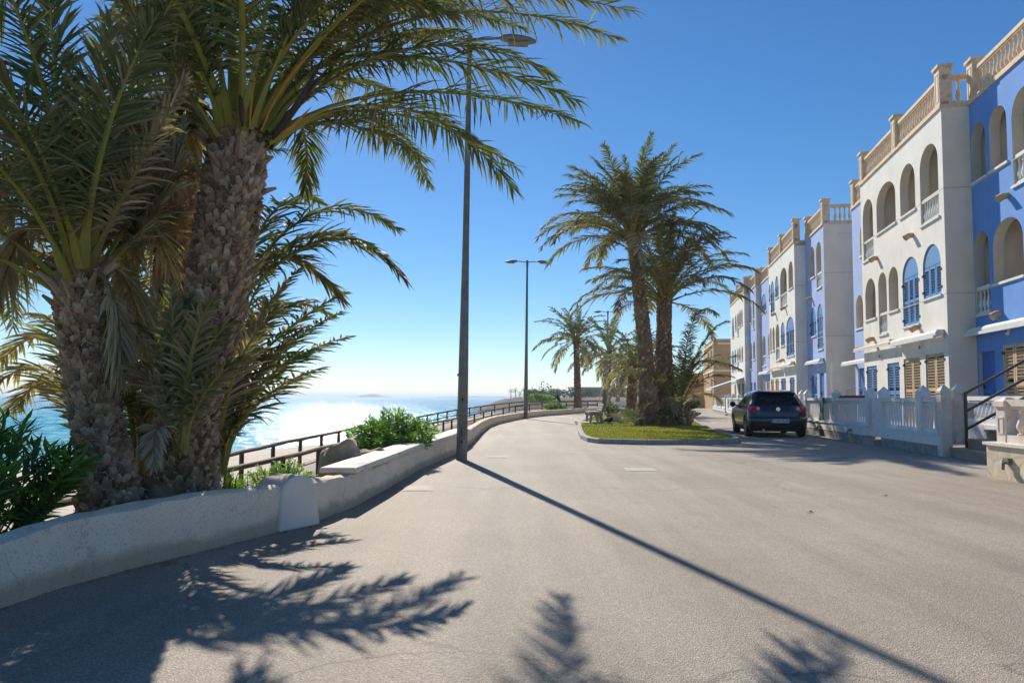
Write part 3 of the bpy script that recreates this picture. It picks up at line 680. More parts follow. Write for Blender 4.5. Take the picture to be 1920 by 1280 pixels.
# ------------------------------------------------------------------ foreground palms
def P3d(L): return [at(*p) for p in L]
p1 = thing('palm_tree', 'stout leaning palm with a scaly trunk and yellow leaf bases behind the wall', 'palm tree', at(345, 940, 6.6))
tr1 = [(338, 985, 6.6), (345, 930, 6.6), (352, 780, 6.6), (400, 600, 6.6), (425, 430, 6.6), (446, 290, 6.6), (452, 235, 6.6)]
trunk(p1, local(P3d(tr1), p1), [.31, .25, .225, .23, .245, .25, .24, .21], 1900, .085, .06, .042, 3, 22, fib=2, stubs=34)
p2 = thing('palm_tree', 'shorter palm with a shaggy trunk and many brown dead leaves, leftmost by the wall', 'palm tree', at(205, 945, 5.9))
tr2 = [(222, 1000, 5.9), (205, 930, 5.9), (178, 760, 5.9), (160, 620, 5.9), (150, 530, 5.9), (152, 490, 5.9)]
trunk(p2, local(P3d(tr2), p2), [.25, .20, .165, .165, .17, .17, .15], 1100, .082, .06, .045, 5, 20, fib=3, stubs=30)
p3 = thing('palm_tree', 'tall dark slender palm trunk rising out of the picture behind the stout one', 'palm tree', at(292, 890, 7.4))
tr3 = [(285, 960, 7.4), (293, 880, 7.4), (318, 600, 7.4), (340, 300, 7.4), (352, 0, 7.4), (360, -260, 7.4), (366, -420, 7.4)]
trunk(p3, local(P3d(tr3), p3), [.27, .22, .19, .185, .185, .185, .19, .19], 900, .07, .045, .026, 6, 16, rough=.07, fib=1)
# rooty mound joining the trunk feet
mb = MB(); rr = random.Random(8)
g = at(262, 950, 6.3); vs, fs = [], []
for i in range(9):
    for j in range(20):
        a = 2*math.pi*j/20; f = i/8; q = (1-f**2)**.5 if f < 1 else 0.0
        vs.append((math.cos(a)*(.50)*q+rr.uniform(-.05, .05)*q, math.sin(a)*.42*q+rr.uniform(-.05, .05)*q, -.45+.72*f+rr.uniform(-.03, .03)))
for i in range(8):
    for j in range(20): fs.append((i*20+j, i*20+(j+1) % 20, (i+1)*20+(j+1) % 20, (i+1)*20+j))
mb.add([Vector(v)+g-p2.location for v in vs], fs, 0, [rr.uniform(.02, .3) for _ in vs]); mb.build('root_mound', 'trunk', p2)

fr = lambda *a, **k: px_frond(p1, a, **k)
# right hand fan of the stout palm, running towards the sea and the lamp
fr((500, 250, 6.5), (735, 108, 7.2), (1088, 192, 8.0), leafL=.56, dry=.10, droop=.3)
fr((505, 262, 6.5), (790, 172, 7.4), (1092, 232, 9.2), leafL=.5, dry=.14, droop=.35)
fr((500, 268, 6.5), (765, 205, 7.6), (966, 358, 8.9), leafL=.52, dry=.16, droop=.4)
fr((495, 275, 6.6), (735, 212, 8.0), (972, 318, 9.7), leafL=.46, dry=.12, droop=.35)
fr((480, 240, 6.5), (770, 8, 6.8), (1190, 22, 7.6), leafL=.5, dry=.34, droop=.3)
fr((470, 235, 6.5), (700, -60, 6.6), (1120, -70, 7.4), leafL=.5, dry=.3, droop=.4)
fr((505, 268, 6.7), (700, 225, 8.4), (806, 352, 10.5), leafL=.42, dry=.2, droop=.45)
fr((500, 262, 6.8), (565, 238, 7.6), (572, 360, 8.2), leafL=.36, dry=.12, droop=.5)
fr((480, 240, 6.5), (640, 40, 6.6), (880, -60, 7.2), leafL=.5, dry=.16)
fr((470, 240, 6.4), (560, 20, 6.2), (690, -240, 6.6), leafL=.5, dry=.12)
fr((455, 238, 6.4), (500, 10, 6.0), (560, -300, 6.2), leafL=.5, dry=.08)
fr((432, 240, 6.4), (400, 20, 6.0), (380, -280, 6.0), leafL=.5, dry=.08)
fr((415, 250, 6.4), (360, 90, 6.0), (250, -90, 5.6), leafL=.48, dry=.18)
fr((405, 255, 6.3), (330, 140, 6.0), (200, -30, 5.8), leafL=.46, dry=.35)
fr((420, 245, 6.7), (330, 60, 7.6), (180, 40, 8.6), leafL=.5, dry=.22)
fr((440, 240, 6.8), (440, 40, 7.8), (470, -60, 9.2), leafL=.5, dry=.14)
fr((470, 240, 6.8), (600, 90, 8.0), (740, 60, 9.6), leafL=.48, dry=.16, droop=.35)
fr((480, 250, 6.8), (620, 150, 8.2), (760, 190, 9.8), leafL=.46, dry=.2, droop=.35)
fr((490, 250, 6.5), (650, 95, 7.0), (870, 60, 8.4), leafL=.48, dry=.2, droop=.35)
fr((505, 275, 6.6), (640, 232, 7.6), (800, 300, 9.0), leafL=.42, dry=.18, droop=.4)
fr((400, 262, 6.5), (330, 240, 7.0), (255, 380, 7.4), leafL=.42, dry=.6, droop=.5)
fr((400, 268, 6.7), (350, 250, 7.6), (300, 380, 8.2), leafL=.4, dry=.45, droop=.5)
crown(p1, local([at(455, 235, 6.6)], p1)[0], 3.7, 11, TPL_NEAR, rs=5, lo=.0, hi=.55)
fr((490, 238, 6.5), (800, 30, 7.2), (1165, 75, 8.4), leafL=.5, dry=.3, droop=.35)
fr((480, 236, 6.5), (690, 30, 7.4), (985, 55, 9.0), leafL=.48, dry=.28, droop=.35)
fr((475, 236, 6.4), (620, 10, 6.2), (850, 30, 6.4), leafL=.48, dry=.22, droop=.3)
fr((485, 242, 6.6), (640, 110, 7.6), (820, 130, 9.2), leafL=.46, dry=.2, droop=.35)
fr((460, 236, 6.5), (530, 40, 7.0), (640, -60, 7.8), leafL=.5, dry=.2)
# orange flower stalks and brown spathes
for (b, mdp, e, mt, rad) in (((505, 255, 6.4), (560, 190, 6.4), (612, 95, 6.5), 'spathe', .022), ((490, 245, 6.4), (535, 155, 6.3), (600, 85, 6.4), 'fruit', .012), ((468, 235, 6.3), (478, 140, 6.2), (500, 50, 6.2), 'fruit', .013),
        ((510, 262, 6.4), (545, 215, 6.4), (612, 130, 6.5), 'spathe', .026), ((515, 268, 6.4), (550, 235, 6.4), (585, 200, 6.5), 'fruit', .013), ((455, 238, 6.3), (452, 180, 6.2), (458, 120, 6.2), 'spathe', .02)):
    mb = MB(); mb.tube(local(bez(at(*b), at(*mdp), at(*e), 7), p1), [rad*.5, rad, rad*1.1, rad*1.2, rad, rad*.7, rad*.1], 6); mb.build('flower_stalk', mt, p1, smooth=60)

for i in range(16):
    q_ = random.Random(70+i); x0, y0 = q_.uniform(395, 430), q_.uniform(245, 275); ex, ey = q_.uniform(215, 345), q_.uniform(330, 560)
    fr((x0, y0, 6.8), ((x0+ex)/2-20, min(y0, ey)-q_.uniform(0, 70), 7.1), (ex, ey, q_.uniform(7.0, 8.0)), leafL=.38, dry=q_.uniform(.5, .95), droop=.55, n=60, wid=.024)
f2 = lambda *a, **k: px_frond(p2, a, **k)
for i in range(14):
    q_ = random.Random(170+i); a_ = q_.uniform(-1, 1); ex, ey = 150+a_*190, q_.uniform(180, 520)
    f2((150+a_*15, 505, 6.0), (150+a_*110, q_.uniform(260, 420), 6.3), (ex, ey, q_.uniform(6.0, 7.2)), leafL=.38, dry=q_.uniform(.45, .95), droop=.5, n=60, wid=.024)
f2((150, 500, 5.8), (112, 240, 5.5), (92, -60, 5.6), leafL=.55, dry=.08, wid=.028)
f2((155, 500, 5.8), (165, 300, 5.6), (210, 40, 5.6), leafL=.5, dry=.30)
f2((165, 505, 5.8), (250, 330, 5.6), (350, 150, 5.8), leafL=.42, dry=.62)
f2((140, 505, 5.8), (60, 320, 5.5), (-10, 190, 5.4), leafL=.5, dry=.2)
f2((130, 510, 5.8), (40, 400, 5.6), (-60, 430, 5.6), leafL=.45, dry=.5)
f2((125, 515, 5.8), (60, 420, 5.7), (-5, 570, 5.8), leafL=.4, dry=.85, droop=.6)
f2((130, 515, 5.9), (50, 470, 6.1), (-30, 520, 6.3), leafL=.42, dry=.8, droop=.6)
f2((145, 500, 6.1), (95, 330, 6.8), (30, 250, 7.6), leafL=.5, dry=.15)
f2((160, 500, 6.1), (230, 330, 6.9), (320, 250, 7.8), leafL=.5, dry=.22)
f2((150, 500, 6.0), (150, 260, 6.6), (120, 90, 7.4), leafL=.5, dry=.1)
f2((170, 505, 5.9), (290, 400, 6.1), (345, 230, 6.4), leafL=.44, dry=.66)
f2((175, 510, 5.9), (260, 440, 6.4), (345, 400, 7.2), leafL=.42, dry=.5)
f2((150, 500, 5.7), (60, 250, 5.0), (-80, 60, 4.7), leafL=.5, dry=.12)
f2((155, 500, 5.7), (200, 250, 5.2), (300, 20, 5.0), leafL=.5, dry=.2)
f2((178, 515, 5.85), (212, 560, 5.8), (228, 700, 5.85), leafL=.3, dry=.95, droop=.7)
f2((176, 512, 5.9), (230, 520, 6.2), (270, 640, 6.5), leafL=.34, dry=.9, droop=.7)
crown(p2, local([at(152, 492, 5.9)], p2)[0], 2.6, 24, TPL_NEAR, rs=9, lo=.02, hi=.8, skip=(-75, 80, 2))
# hanging crown of the tall palm above the frame
crown(p3, local([at(366, -420, 7.4)], p3)[0], 3.6, 38, TPL_NEAR, rs=12, lo=0, hi=1)
f3 = lambda *a, **k: px_frond(p3, a, **k)
f3((350, -330, 7.3), (180, -160, 6.9), (60, 160, 6.6), leafL=.5, dry=.2, droop=.4)
f3((350, -330, 7.3), (90, -160, 6.9), (-20, 140, 6.6), leafL=.5, dry=.1, droop=.4)
f3((350, -320, 7.3), (260, -120, 7.0), (230, 200, 6.9), leafL=.46, dry=.6, droop=.5)
f3((352, -320, 7.4), (290, -80, 7.9), (300, 260, 8.4), leafL=.5, dry=.15, droop=.45)

# young suckers round the feet of the palms: each a small palm of its own
def sucker(label, base, fl, **kw):
    root = thing('young_palm', label, 'young palm', at(*base), group='young palms sprouting between the big trunks')
    for pts, k in fl: px_frond(root, pts, **{**kw, **k})
    return root
sucker('bushy young palm fanning out to the right over the railing beside the stout trunk', (412, 890, 7.3), [
    (((412, 890, 7.3), (470, 690, 7.6), (645, 548, 8.6)), dict(dry=.14)), (((415, 890, 7.3), (490, 720, 7.7), (650, 632, 8.8)), dict(dry=.2)),
    (((410, 890, 7.3), (455, 660, 7.5), (560, 505, 8.2)), dict(dry=.45)), (((415, 890, 7.3), (480, 760, 7.8), (600, 690, 8.8)), dict(dry=.3)),
    (((408, 890, 7.2), (430, 640, 7.1), (500, 480, 7.3)), dict(dry=.5)), (((410, 885, 7.3), (470, 640, 8.0), (590, 560, 9.2)), dict(dry=.2)),
    (((410, 885, 7.3), (465, 600, 8.2), (620, 590, 9.6)), dict(dry=.28)), (((405, 885, 7.3), (440, 700, 7.0), (520, 580, 6.9)), dict(dry=.5)),
    (((412, 888, 7.3), (460, 740, 7.4), (560, 620, 7.9)), dict(dry=.45)),
    (((408, 890, 7.4), (450, 620, 8.4), (530, 470, 9.6)), dict(dry=.3)), (((412, 888, 7.4), (500, 690, 8.3), (640, 585, 9.6)), dict(dry=.16)),
    (((410, 890, 7.3), (440, 800, 7.3), (500, 745, 7.4)), dict(dry=.3, leafL=.3))],
    leafL=.42, n=84, wid=.028)
sucker('upright green young palm growing in front of the stout trunk', (338, 850, 6.15), [
    (((338, 850, 6.15), (345, 700, 6.05), (352, 560, 6.1)), dict(dry=.02)), (((335, 850, 6.15), (310, 690, 6.0), (262, 610, 5.9)), dict(dry=.25)),
    (((340, 850, 6.15), (370, 690, 6.0), (440, 600, 6.0)), dict(dry=.12)), (((342, 850, 6.15), (380, 740, 6.0), (460, 670, 6.0)), dict(dry=.3)),
    (((336, 850, 6.1), (300, 740, 5.9), (250, 690, 5.7)), dict(dry=.55)), (((338, 850, 6.1), (330, 700, 5.9), (320, 540, 5.8)), dict(dry=.35)),
    (((340, 850, 6.1), (360, 660, 5.8), (400, 560, 5.7)), dict(dry=.4)), (((336, 850, 6.1), (318, 660, 5.9), (285, 540, 5.9)), dict(dry=.5)),
    (((338, 850, 6.1), (300, 800, 5.8), (290, 870, 5.7)), dict(dry=.8, leafL=.2))],
    leafL=.34, n=64, wid=.026)
sucker('young palm with arching leaves behind the trunks, reaching over the sea', (375, 800, 7.7), [
    (((430, 580, 7.6), (590, 400, 8.6), (748, 432, 9.8)), dict(dry=.12)), (((425, 590, 7.6), (610, 450, 8.0), (758, 522, 7.6)), dict(dry=.16)),
    (((425, 600, 7.6), (560, 450, 8.4), (700, 470, 9.2)), dict(dry=.3)), (((420, 600, 7.6), (520, 480, 8.0), (640, 560, 8.4)), dict(dry=.35)),
    (((375, 800, 7.7), (400, 640, 7.6), (440, 560, 7.6)), dict(dry=.3, leafL=.05, n=4)), (((425, 600, 7.7), (510, 400, 8.4), (600, 380, 9.4)), dict(dry=.25))],
    leafL=.46, n=88, wid=.03)
sucker('brownish young palm left of the slender trunk with drooping sprays', (265, 900, 6.9), [
    (((265, 900, 6.9), (230, 660, 7.0), (140, 560, 7.4)), dict(dry=.3)), (((262, 900, 6.9), (240, 640, 7.2), (245, 420, 7.6)), dict(dry=.4)),
    (((268, 900, 6.9), (270, 650, 7.0), (235, 480, 7.2)), dict(dry=.35)), (((260, 900, 6.9), (235, 730, 7.0), (205, 640, 7.2)), dict(dry=.2)),
    (((262, 900, 6.9), (255, 760, 6.9), (215, 760, 6.7)), dict(dry=.25)), (((270, 900, 6.9), (300, 620, 6.9), (330, 450, 7.0)), dict(dry=.45)),
    (((265, 900, 6.9), (250, 560, 7.4), (300, 380, 8.0)), dict(dry=.5))],
    leafL=.34, n=70, wid=.026)
sucker('small straw coloured young palm leaning seaward at the far side of the left trunk', (150, 900, 6.8), [
    (((150, 880, 6.8), (110, 640, 7.2), (-10, 690, 7.6)), dict(dry=.75)), (((150, 880, 6.8), (100, 700, 7.2), (-20, 728, 7.4)), dict(dry=.6)),
    (((150, 880, 6.8), (110, 720, 7.2), (20, 770, 7.6)), dict(dry=.5)), (((150, 880, 6.8), (130, 650, 7.2), (60, 590, 7.8)), dict(dry=.4))],
    leafL=.4, n=70, wid=.028)

# ------------------------------------------------------------------ palms of the lawn and beyond
def palm(label, base, lean, h, r0, r1, L, n, tpl, boots, rs, dead=.6, group=None, z0=0, name='palm_tree', hi=1.0):
    root = thing(name, label, 'palm tree', (base[0], base[1], z0), group=group)
    top = Vector((lean[0], lean[1], h))
    pts = [Vector((0, 0, -.15)), Vector((lean[0]*.08, lean[1]*.1, h*.12)), top*.5-Vector((lean[0]*.12, 0, 0)), top]
    trunk(root, pts, [r0*1.35, r0, (r0+r1)/2, r1, r1*1.05], boots, .16, .10, .03, rs, 16, seg=.18, pale=.8)
    crown(root, top, L, n, tpl, rs=rs, dead=dead, hi=hi)
    return root, top
G2 = 'palms on the lawn and along the promenade'
T1, t1 = palm('tallest palm on the lawn, slender trunk and round crown', (5.62, 29.3), (-.68, 0, 0), 7.95, .34, .25, 4.05, 72, TPL_MID, 420, 21, .5, G2, hi=.82)
T2, t2 = palm('shorter thick palm leaning right behind the tall one on the lawn', (6.28, 29.9), (.12, .2, 0), 5.5, .42, .30, 4.1, 42, TPL_MID, 380, 22, .5, G2, hi=.86)
palm('lone palm by the wall against the sky, left of the lawn palms', (5.5, 60), (-.15, 0, 0), 6.1, .30, .24, 3.6, 38, TPL_FAR, 160, 23, .6, G2)
palm('dark brown crowned palm just behind the farthest lamp', (9.4, 72), (.3, 0, 0), 5.9, .38, .32, 4.2, 34, TPL_FAR, 120, 24, .75, G2)
palm('dense low palm filling the gap left of the tall lawn trunk', (7.6, 46), (.2, 0, 0), 3.4, .34, .3, 3.0, 38, TPL_FAR, 80, 25, .7, G2)
palm('palm seen between the two lawn trunks with brown lower leaves', (9.6, 50), (-.1, 0, 0), 3.6, .34, .3, 3.0, 40, TPL_FAR, 80, 26, .6, G2)
palm('thin far palm with a bare trunk right of the farthest lamp', (13.2, 90), (.1, 0, 0), 5.6, .24, .2, 3.4, 30, TPL_FAR, 60, 27, .7, G2)
def fan(label, base, n, L, rs, tpl=TPL_MID, lo=.05, hi=.75, group='low young palms on the lawn', z=.1):
    root = thing('young_palm', label, 'young palm', (*base, z), group=group); crown(root, Vector((0, 0, .05)), L, n, tpl, rs=rs, lo=lo, hi=hi); return root
fan('fresh green young palm sprouting at the left foot of the lawn palms', (5.35, 29.2), 18, 1.5, 31)
fan('olive young palm spreading left behind the fresh green one', (5.45, 31.4), 18, 1.3, 32, hi=.9)
fan('small brownish young palm hugging the left side of the trunk feet', (5.5, 28.85), 12, 1.1, 34, hi=1)
k = thing('young_palm', 'tall arching young palm at the right foot of the lawn palms', 'young palm', (6.75, 29.7, .1), group='low young palms on the lawn')
mb = MB(); 
trunk(k, [Vector((0, 0, -.1)), Vector((.02, 0, .5)), Vector((.05, 0, .95))], [.26, .26, .22, .18], 60, .14, .1, .05, 8, 14)
crown(k, Vector((.06, 0, .8)), 3.1, 18, TPL_MID, rs=41, lo=.02, hi=.42)
for pts, d in ((((1280, 740, 29.7), (1310, 680, 29.5), (1388, 692, 29)), .5), (((1280, 740, 29.7), (1320, 640, 29.4), (1365, 602, 29)), .1), (((1280, 740, 29.8), (1300, 600, 30), (1345, 590, 31)), .15)):
    px_frond(k, pts, leafL=.6, n=96, dry=d, wid=.05, droop=.4, r0=.035)
mb = MB()
s = thing('palm_stump', 'rounded brown palm stump at the right foot of the lawn palms', 'stump', (6.98, 29.2, .05))
trunk(s, [Vector((0, 0, 0)), Vector((0, 0, .35)), Vector((0, 0, .8))], [.26, .32, .3, .12], 50, .14, .12, .05, 9, 16, name='stump_body')
o = s.children[0]
for xx, yy, hh, rr_, lb in ((5.15, 29.0, .42, .2, 'short dark palm stump at the left foot of the lawn palms'), (4.75, 33.5, .45, .2, 'short cut palm stump behind the dog')):
    st = thing('palm_stump', lb, 'stump', (xx, yy, .05)); trunk(st, [Vector((0, 0, 0)), Vector((0, 0, hh*.5)), Vector((0, 0, hh))], [rr_, rr_, rr_*.9], 24, .14, .12, .04, 19, 12, name='stump_body')

# ------------------------------------------------------------------ shrubs
def shrub(label, base, rx, ry, h, stems, lpS, leaf, wid, rs, tint=(.2, .7), name='oleander_bush', cat='bush', group=None, mat='oleander', low=.2):
    r = random.Random(rs); root = thing(name, label, cat, base, group=group); st = MB(); lv, lf, lt = [], [], []
    for i in range(stems):
        a = r.uniform(0, 6.283); q = math.sqrt(r.random()); tip = Vector((math.cos(a)*rx*q, math.sin(a)*ry*q, h*(1-.45*q*q)*r.uniform(.72, 1.12)))
        b = Vector((tip.x*.25, tip.y*.25, -.05)); md = (b+tip)/2+Vector((tip.x*.15, tip.y*.15, .1*h)); C = bez(b, md, tip, 9)
        st.tube(C[::2], [.008, .007, .006, .005, .003], 4, cap=False)
        tb = r.uniform(*tint)
        for k in range(lpS):
            f = low+(1-low)*(k+r.random())/lpS; x = f*8; j = min(7, int(x)); p = C[j].lerp(C[j+1], x-j); t = (C[j+1]-C[j]).normalized()
            an = r.uniform(0, 6.283); e = Vector((1, 0, 0)) if abs(t.x) < .8 else Vector((0, 1, 0)); u = t.cross(e).normalized(); w = t.cross(u)
            o = u*math.cos(an)+w*math.sin(an); d = (t*r.uniform(.35, 1.2)+o).normalized(); L = leaf*r.uniform(.6, 1.15); sd = d.cross(t)
            if sd.length < .01: continue
            sd.normalize(); m_ = p+d*L*.45; e_ = p+d*L-Vector((0, 0, L*.12)); n0 = len(lv); fold = d.cross(sd)*wid*.35
            lv += [p, m_-sd*wid/2+fold, e_, m_+sd*wid/2+fold]; lf += [(n0, n0+1, n0+2), (n0, n0+2, n0+3)]; tt = min(1, max(0, tb+r.uniform(-.2, .2))); lt += [tt]*4
    st.build('stem', 'stem', root)
    m_ = MB(); m_.add(lv, lf, 0, lt); m_.build('foliage', mat, root, recalc=False)
    return root
OG = 'oleander bushes behind the promenade wall'
shrub('dark oleander bush in the shade at the left end of the wall', (-3.75, 5.05, .1), .75, .55, .98, 80, 42, .20, .032, 1, (.1, .75), group=OG)
shrub('dark oleander bush partly cut off by the left edge of the picture', (-4.6, 5.4, .0), .6, .5, 1.0, 45, 40, .20, .032, 13, (.1, .7), group=OG)
shrub('tallest bright green oleander bush behind the smooth coping beside the rock', (-2.12, 12.6, .05), .78, .9, .88, 160, 46, .15, .03, 2, (.5, 1), group=OG)
shrub('medium oleander bush just left of the nearest lamp pole', (-1.95, 15.3, .05), .5, .9, .62, 100, 40, .14, .028, 3, (.35, 1), group=OG)
shrub('low yellow green plant between the rounded pilaster and the rock', (-2.85, 9.0, .02), .42, .4, .38, 46, 26, .09, .022, 4, (.7, 1), group=OG, name='low_plant', cat='plant')
shrub('tiny weedy plant right behind the rounded pilaster', (-2.75, 7.6, .02), .2, .3, .36, 16, 22, .08, .02, 5, (.7, 1), group=OG, name='low_plant', cat='plant')
shrub('grassy green tuft at the foot of the stout palm', (-2.85, 7.1, -.02), .28, .22, .5, 46, 14, .16, .012, 6, (.5, 1), group=OG, name='low_plant', cat='plant')
shrub('round bright bush on top of the wall where the road turns', (3.1, 52.5, .1), .9, .7, .72, 46, 30, .22, .07, 7, (.5, 1), group=OG)
shrub('yellow green scrub mound on the headland', (4.6, 118, .2), 2.6, 2.0, 1.5, 60, 40, .45, .2, 8, (.75, 1), name='scrub_bush')
shrub('dark rounded shrub at the foot of the ochre building', (17.2, 71, .0), 1.6, 1.2, 1.15, 70, 50, .28, .10, 9, (0, .35), name='garden_shrub')
shrub('small dark shrub on the lawn behind the dog', (5.2, 37.5, .1), .5, .5, .8, 40, 34, .14, .05, 10, (0, .4), name='garden_shrub')
shrub('sparse twiggy shrub beside the dark one behind the dog', (6.3, 38, .1), .8, .5, .62, 26, 16, .12, .04, 11, (.3, .7), name='garden_shrub')
shrub('low weeds on the kerb at the right far side of the lawn', (10.9, 43.5, .1), .5, .5, .35, 26, 22, .12, .04, 12, (.1, .5), name='low_plant', cat='plant')
shrub('small potted shrub behind the farthest white fence', (19.6, 64, .5), .7, .6, .95, 40, 30, .2, .08, 14, (0, .3), name='garden_shrub')

# rocks behind the wall
def rock(label, c, d, rs, lean=0):
    r = random.Random(rs); import bmesh
    bm = bmesh.new(); bmesh.ops.create_icosphere(bm, subdivisions=4, radius=1)
    from mathutils import noise as ns
    for v in bm.verts:
        n_ = v.co.normalized(); k = 1+.28*ns.noise(n_*1.3+Vector((rs, 0, 0)))+.12*ns.noise(n_*3.1+Vector((0, rs, 0)))+.04*ns.noise(n_*9)
        v.co = Vector((n_.x*d[0]*k+lean*max(0, n_.z), n_.y*d[1]*k, n_.z*d[2]*k))
    me = bpy.data.meshes.new('rock'); bm.to_mesh(me); bm.free(); me.materials.append(MAT['rock']); me.shade_smooth()
    o = link('rock', me, None, c); o['label'] = label; o['category'] = 'rock'; return o
rock('pointed tan boulder standing behind the wall next to the coping', (-2.22, 9.35, .18), (.29, .3, .47), 3, .06)
rock('smaller grey boulder half hidden in the bright oleander', (-1.98, 10.3, .22), (.3, .3, .24), 5)

# leaf litter and grit blown against the foot of the wall
r = random.Random(44); lv, lf, lt = [], [], []
WP = resample([Vector((x, y, 0)) for x, y in WALL[1:15]], .1)
for i in range(900):
    j = r.randrange(len(WP)-1); t = (WP[j+1]-WP[j]).normalized(); nn = Vector((t.y, -t.x, 0)); p = WP[j]+nn*(.015+abs(r.gauss(0, .07)))+t*r.uniform(0, .1); s_ = r.uniform(.004, .016); a = r.uniform(0, 6.28); o = len(lv)
    d = Vector((math.cos(a), math.sin(a), 0)); e = Vector((-d.y, d.x, 0)); lv += [p-d*s_*1.6+Vector((0, 0, .003)), p+e*s_*.6+Vector((0, 0, .006)), p+d*s_*1.6+Vector((0, 0, .01)), p-e*s_*.6+Vector((0, 0, .005))]; lf.append((o, o+1, o+2, o+3)); lt += [r.uniform(0, .8)]*4
mb = MB(); mb.add(lv, lf, 0, lt); mb.build('leaf_litter', 'trunk', kind='stuff', recalc=False)
# ------------------------------------------------------------------ terrace of houses
U = Vector((.178, .984, 0)).normalized(); V = Vector((U.y, -U.x, 0)); PA = Vector((12.15, 20.0, 0)); ANG = math.atan2(U.y, U.x)
def arch_poly(a, b, z0, z1, n=14):
    w = (b-a)/2; rise = min(w, .62); pts = [(a, z0), (b, z0)]
    for i in range(n+1):
        t = math.pi*i/n; pts.append(((a+b)/2+math.cos(t)*w, z1-rise+math.sin(t)*rise))
    return pts
def rect_poly(a, b, z0, z1): return [(a, z0), (b, z0), (b, z1), (a, z1)]
# baluster shared meshes
def baluster_mesh(h=.62, r=.062, n=10, name='baluster', mat='stone'):
    mb = MB(); q = [(r*1.05, 0), (r*1.05, .06), (r*.62, .08), (r*.72, .14), (r*1.15, .27), (r*1.2, .34), (r*.95, .46), (r*.55, .66), (r*.48, .80), (r*.75, .83), (r*.55, .86), (r*.8, .93), (r*.8, 1)]
    mb.lathe([(a, z*h) for a, z in q], n); return mb.mesh(name, mat, 35)
BAL = baluster_mesh(); BAL_W = baluster_mesh(.5, .05, 10, 'baluster', 'grey_white'); BAL_C = baluster_mesh(.42, .07, 14, 'baluster', 'post_cream')
def balustrade(root, p0, p1, z, posts=(), sp=.21, hgt=.90, mesh=BAL, mat='stone', name='balustrade', merged=False, skip=.1):
    a, b = Vector((*p0, 0)), Vector((*p1, 0)); L = (b-a).length; t = (b-a)/L
    mb = MB(); mb.beam(a+Vector((0, 0, z+.06)), b+Vector((0, 0, z+.06)), .2, .12); o = mb.build(name, mat, root); mb = MB(); mb.beam(a+Vector((0, 0, z+hgt-.05)), b+Vector((0, 0, z+hgt-.05)), .17, .10)
    mb.beam(a+Vector((0, 0, z+hgt-.125)), b+Vector((0, 0, z+hgt-.125)), .12, .052)
    n = int((L-2*skip)/sp); s0 = (L-(n-1)*sp)/2
    zs = (hgt-.12-.14)/.62 if mesh is BAL else 1
    spots = [s0+i*sp for i in range(n) if not any(abs(s0+i*sp-q) < .2 for q in posts)]
    if merged:
        for s in spots:
            p = a+t*s; mb.lathe([(.06, z+.12), (.075, z+.3), (.035, z+.6), (.055, z+hgt-.14)], 6, (p.x, p.y, 0))
    mb.build('rail', mat, o)
    if not merged:
        for s in spots:
            p = a+t*s; link('baluster', mesh, o, (p.x, p.y, z+.12), scale=(1, 1, zs))
    return o
def post(root, p, z, h=1.28, w=.34, mat='stone', name='parapet_post', panel=True):
    mb = MB(); c = (p[0], p[1])
    mb.box((*c, z+(h-.16)/2), (w, w, h-.16)); mb.box((*c, z+h-.13), (w*1.28, w*1.28, .08)); mb.box((*c, z+h-.06), (w*1.2, w*1.2, .06), taper=.3)
    if panel:
        for sx, sy in ((1, 0), (-1, 0), (0, 1), (0, -1)):
            q = w/2+.004
            for zz, hh, wd in ((z+.14, .02, w*.6), (z+h-.34, .02, w*.6)):
                mb.box((c[0]+sx*q, c[1]+sy*q, zz), (.012 if sx else wd, .012 if sy else wd, hh))
            for e in (-1, 1): mb.box((c[0]+sx*q+(0 if sx else e*w*.29), c[1]+sy*q+(0 if sy else e*w*.29), z+(h-.2)/2), (.012 if sx else .02, .012 if sy else .02, h-.46))
    return mb.build(name, mat, root)
def shutter(root, a, b, z0, z1, mat, leaves, arch, fine=.085, hinges=True, proud=-.05):
    w = (b-a)/2; rise = min(w, .62) if arch else 0; zt = z1-rise-.02 if arch else z1; mb = MB(); y = proud
    if arch: mb.prism([(px, pz) for px, pz in arch_poly(a+.01, b-.01, zt+.02, z1-.01)], 'Y', y-.03, y+.015)
    lw = (b-a)/leaves
    for i in range(leaves):
        x0, x1 = a+lw*i+.012, a+lw*(i+1)-.012; st = min(.07, lw*.2)
        mb.b2(x0, x0+st, y-.025, y+.02, z0, zt); mb.b2(x1-st, x1, y-.025, y+.02, z0, zt)
        rails = [(z0, z0+.1), (zt-.09, zt)]+([((z0+zt)/2-.05, (z0+zt)/2+.05)] if zt-z0 > 1.5 else [])
        for q0, q1 in rails: mb.b2(x0+st, x1-st, y-.023, y+.017, q0, q1)
        z = z0+.13
        while z < zt-.12:
            if not any(q0-.03 < z < q1+.03 for q0, q1 in rails): mb.box(((x0+x1)/2, y-.004, z), (x1-x0-2*st, .012, fine*.95), rot=Matrix.Rotation(R(-38), 3, 'X'))
            z += fine
    o = mb.build('shutter', mat, root)
    if hinges:
        for zz in (z0+.2, zt-.2):
            for xx in (a-.02, b+.02):
                q = MB(); q.box((xx, y+.045, zz), (.10, .035, .07)); q.build('hinge', 'iron', o)
    return o
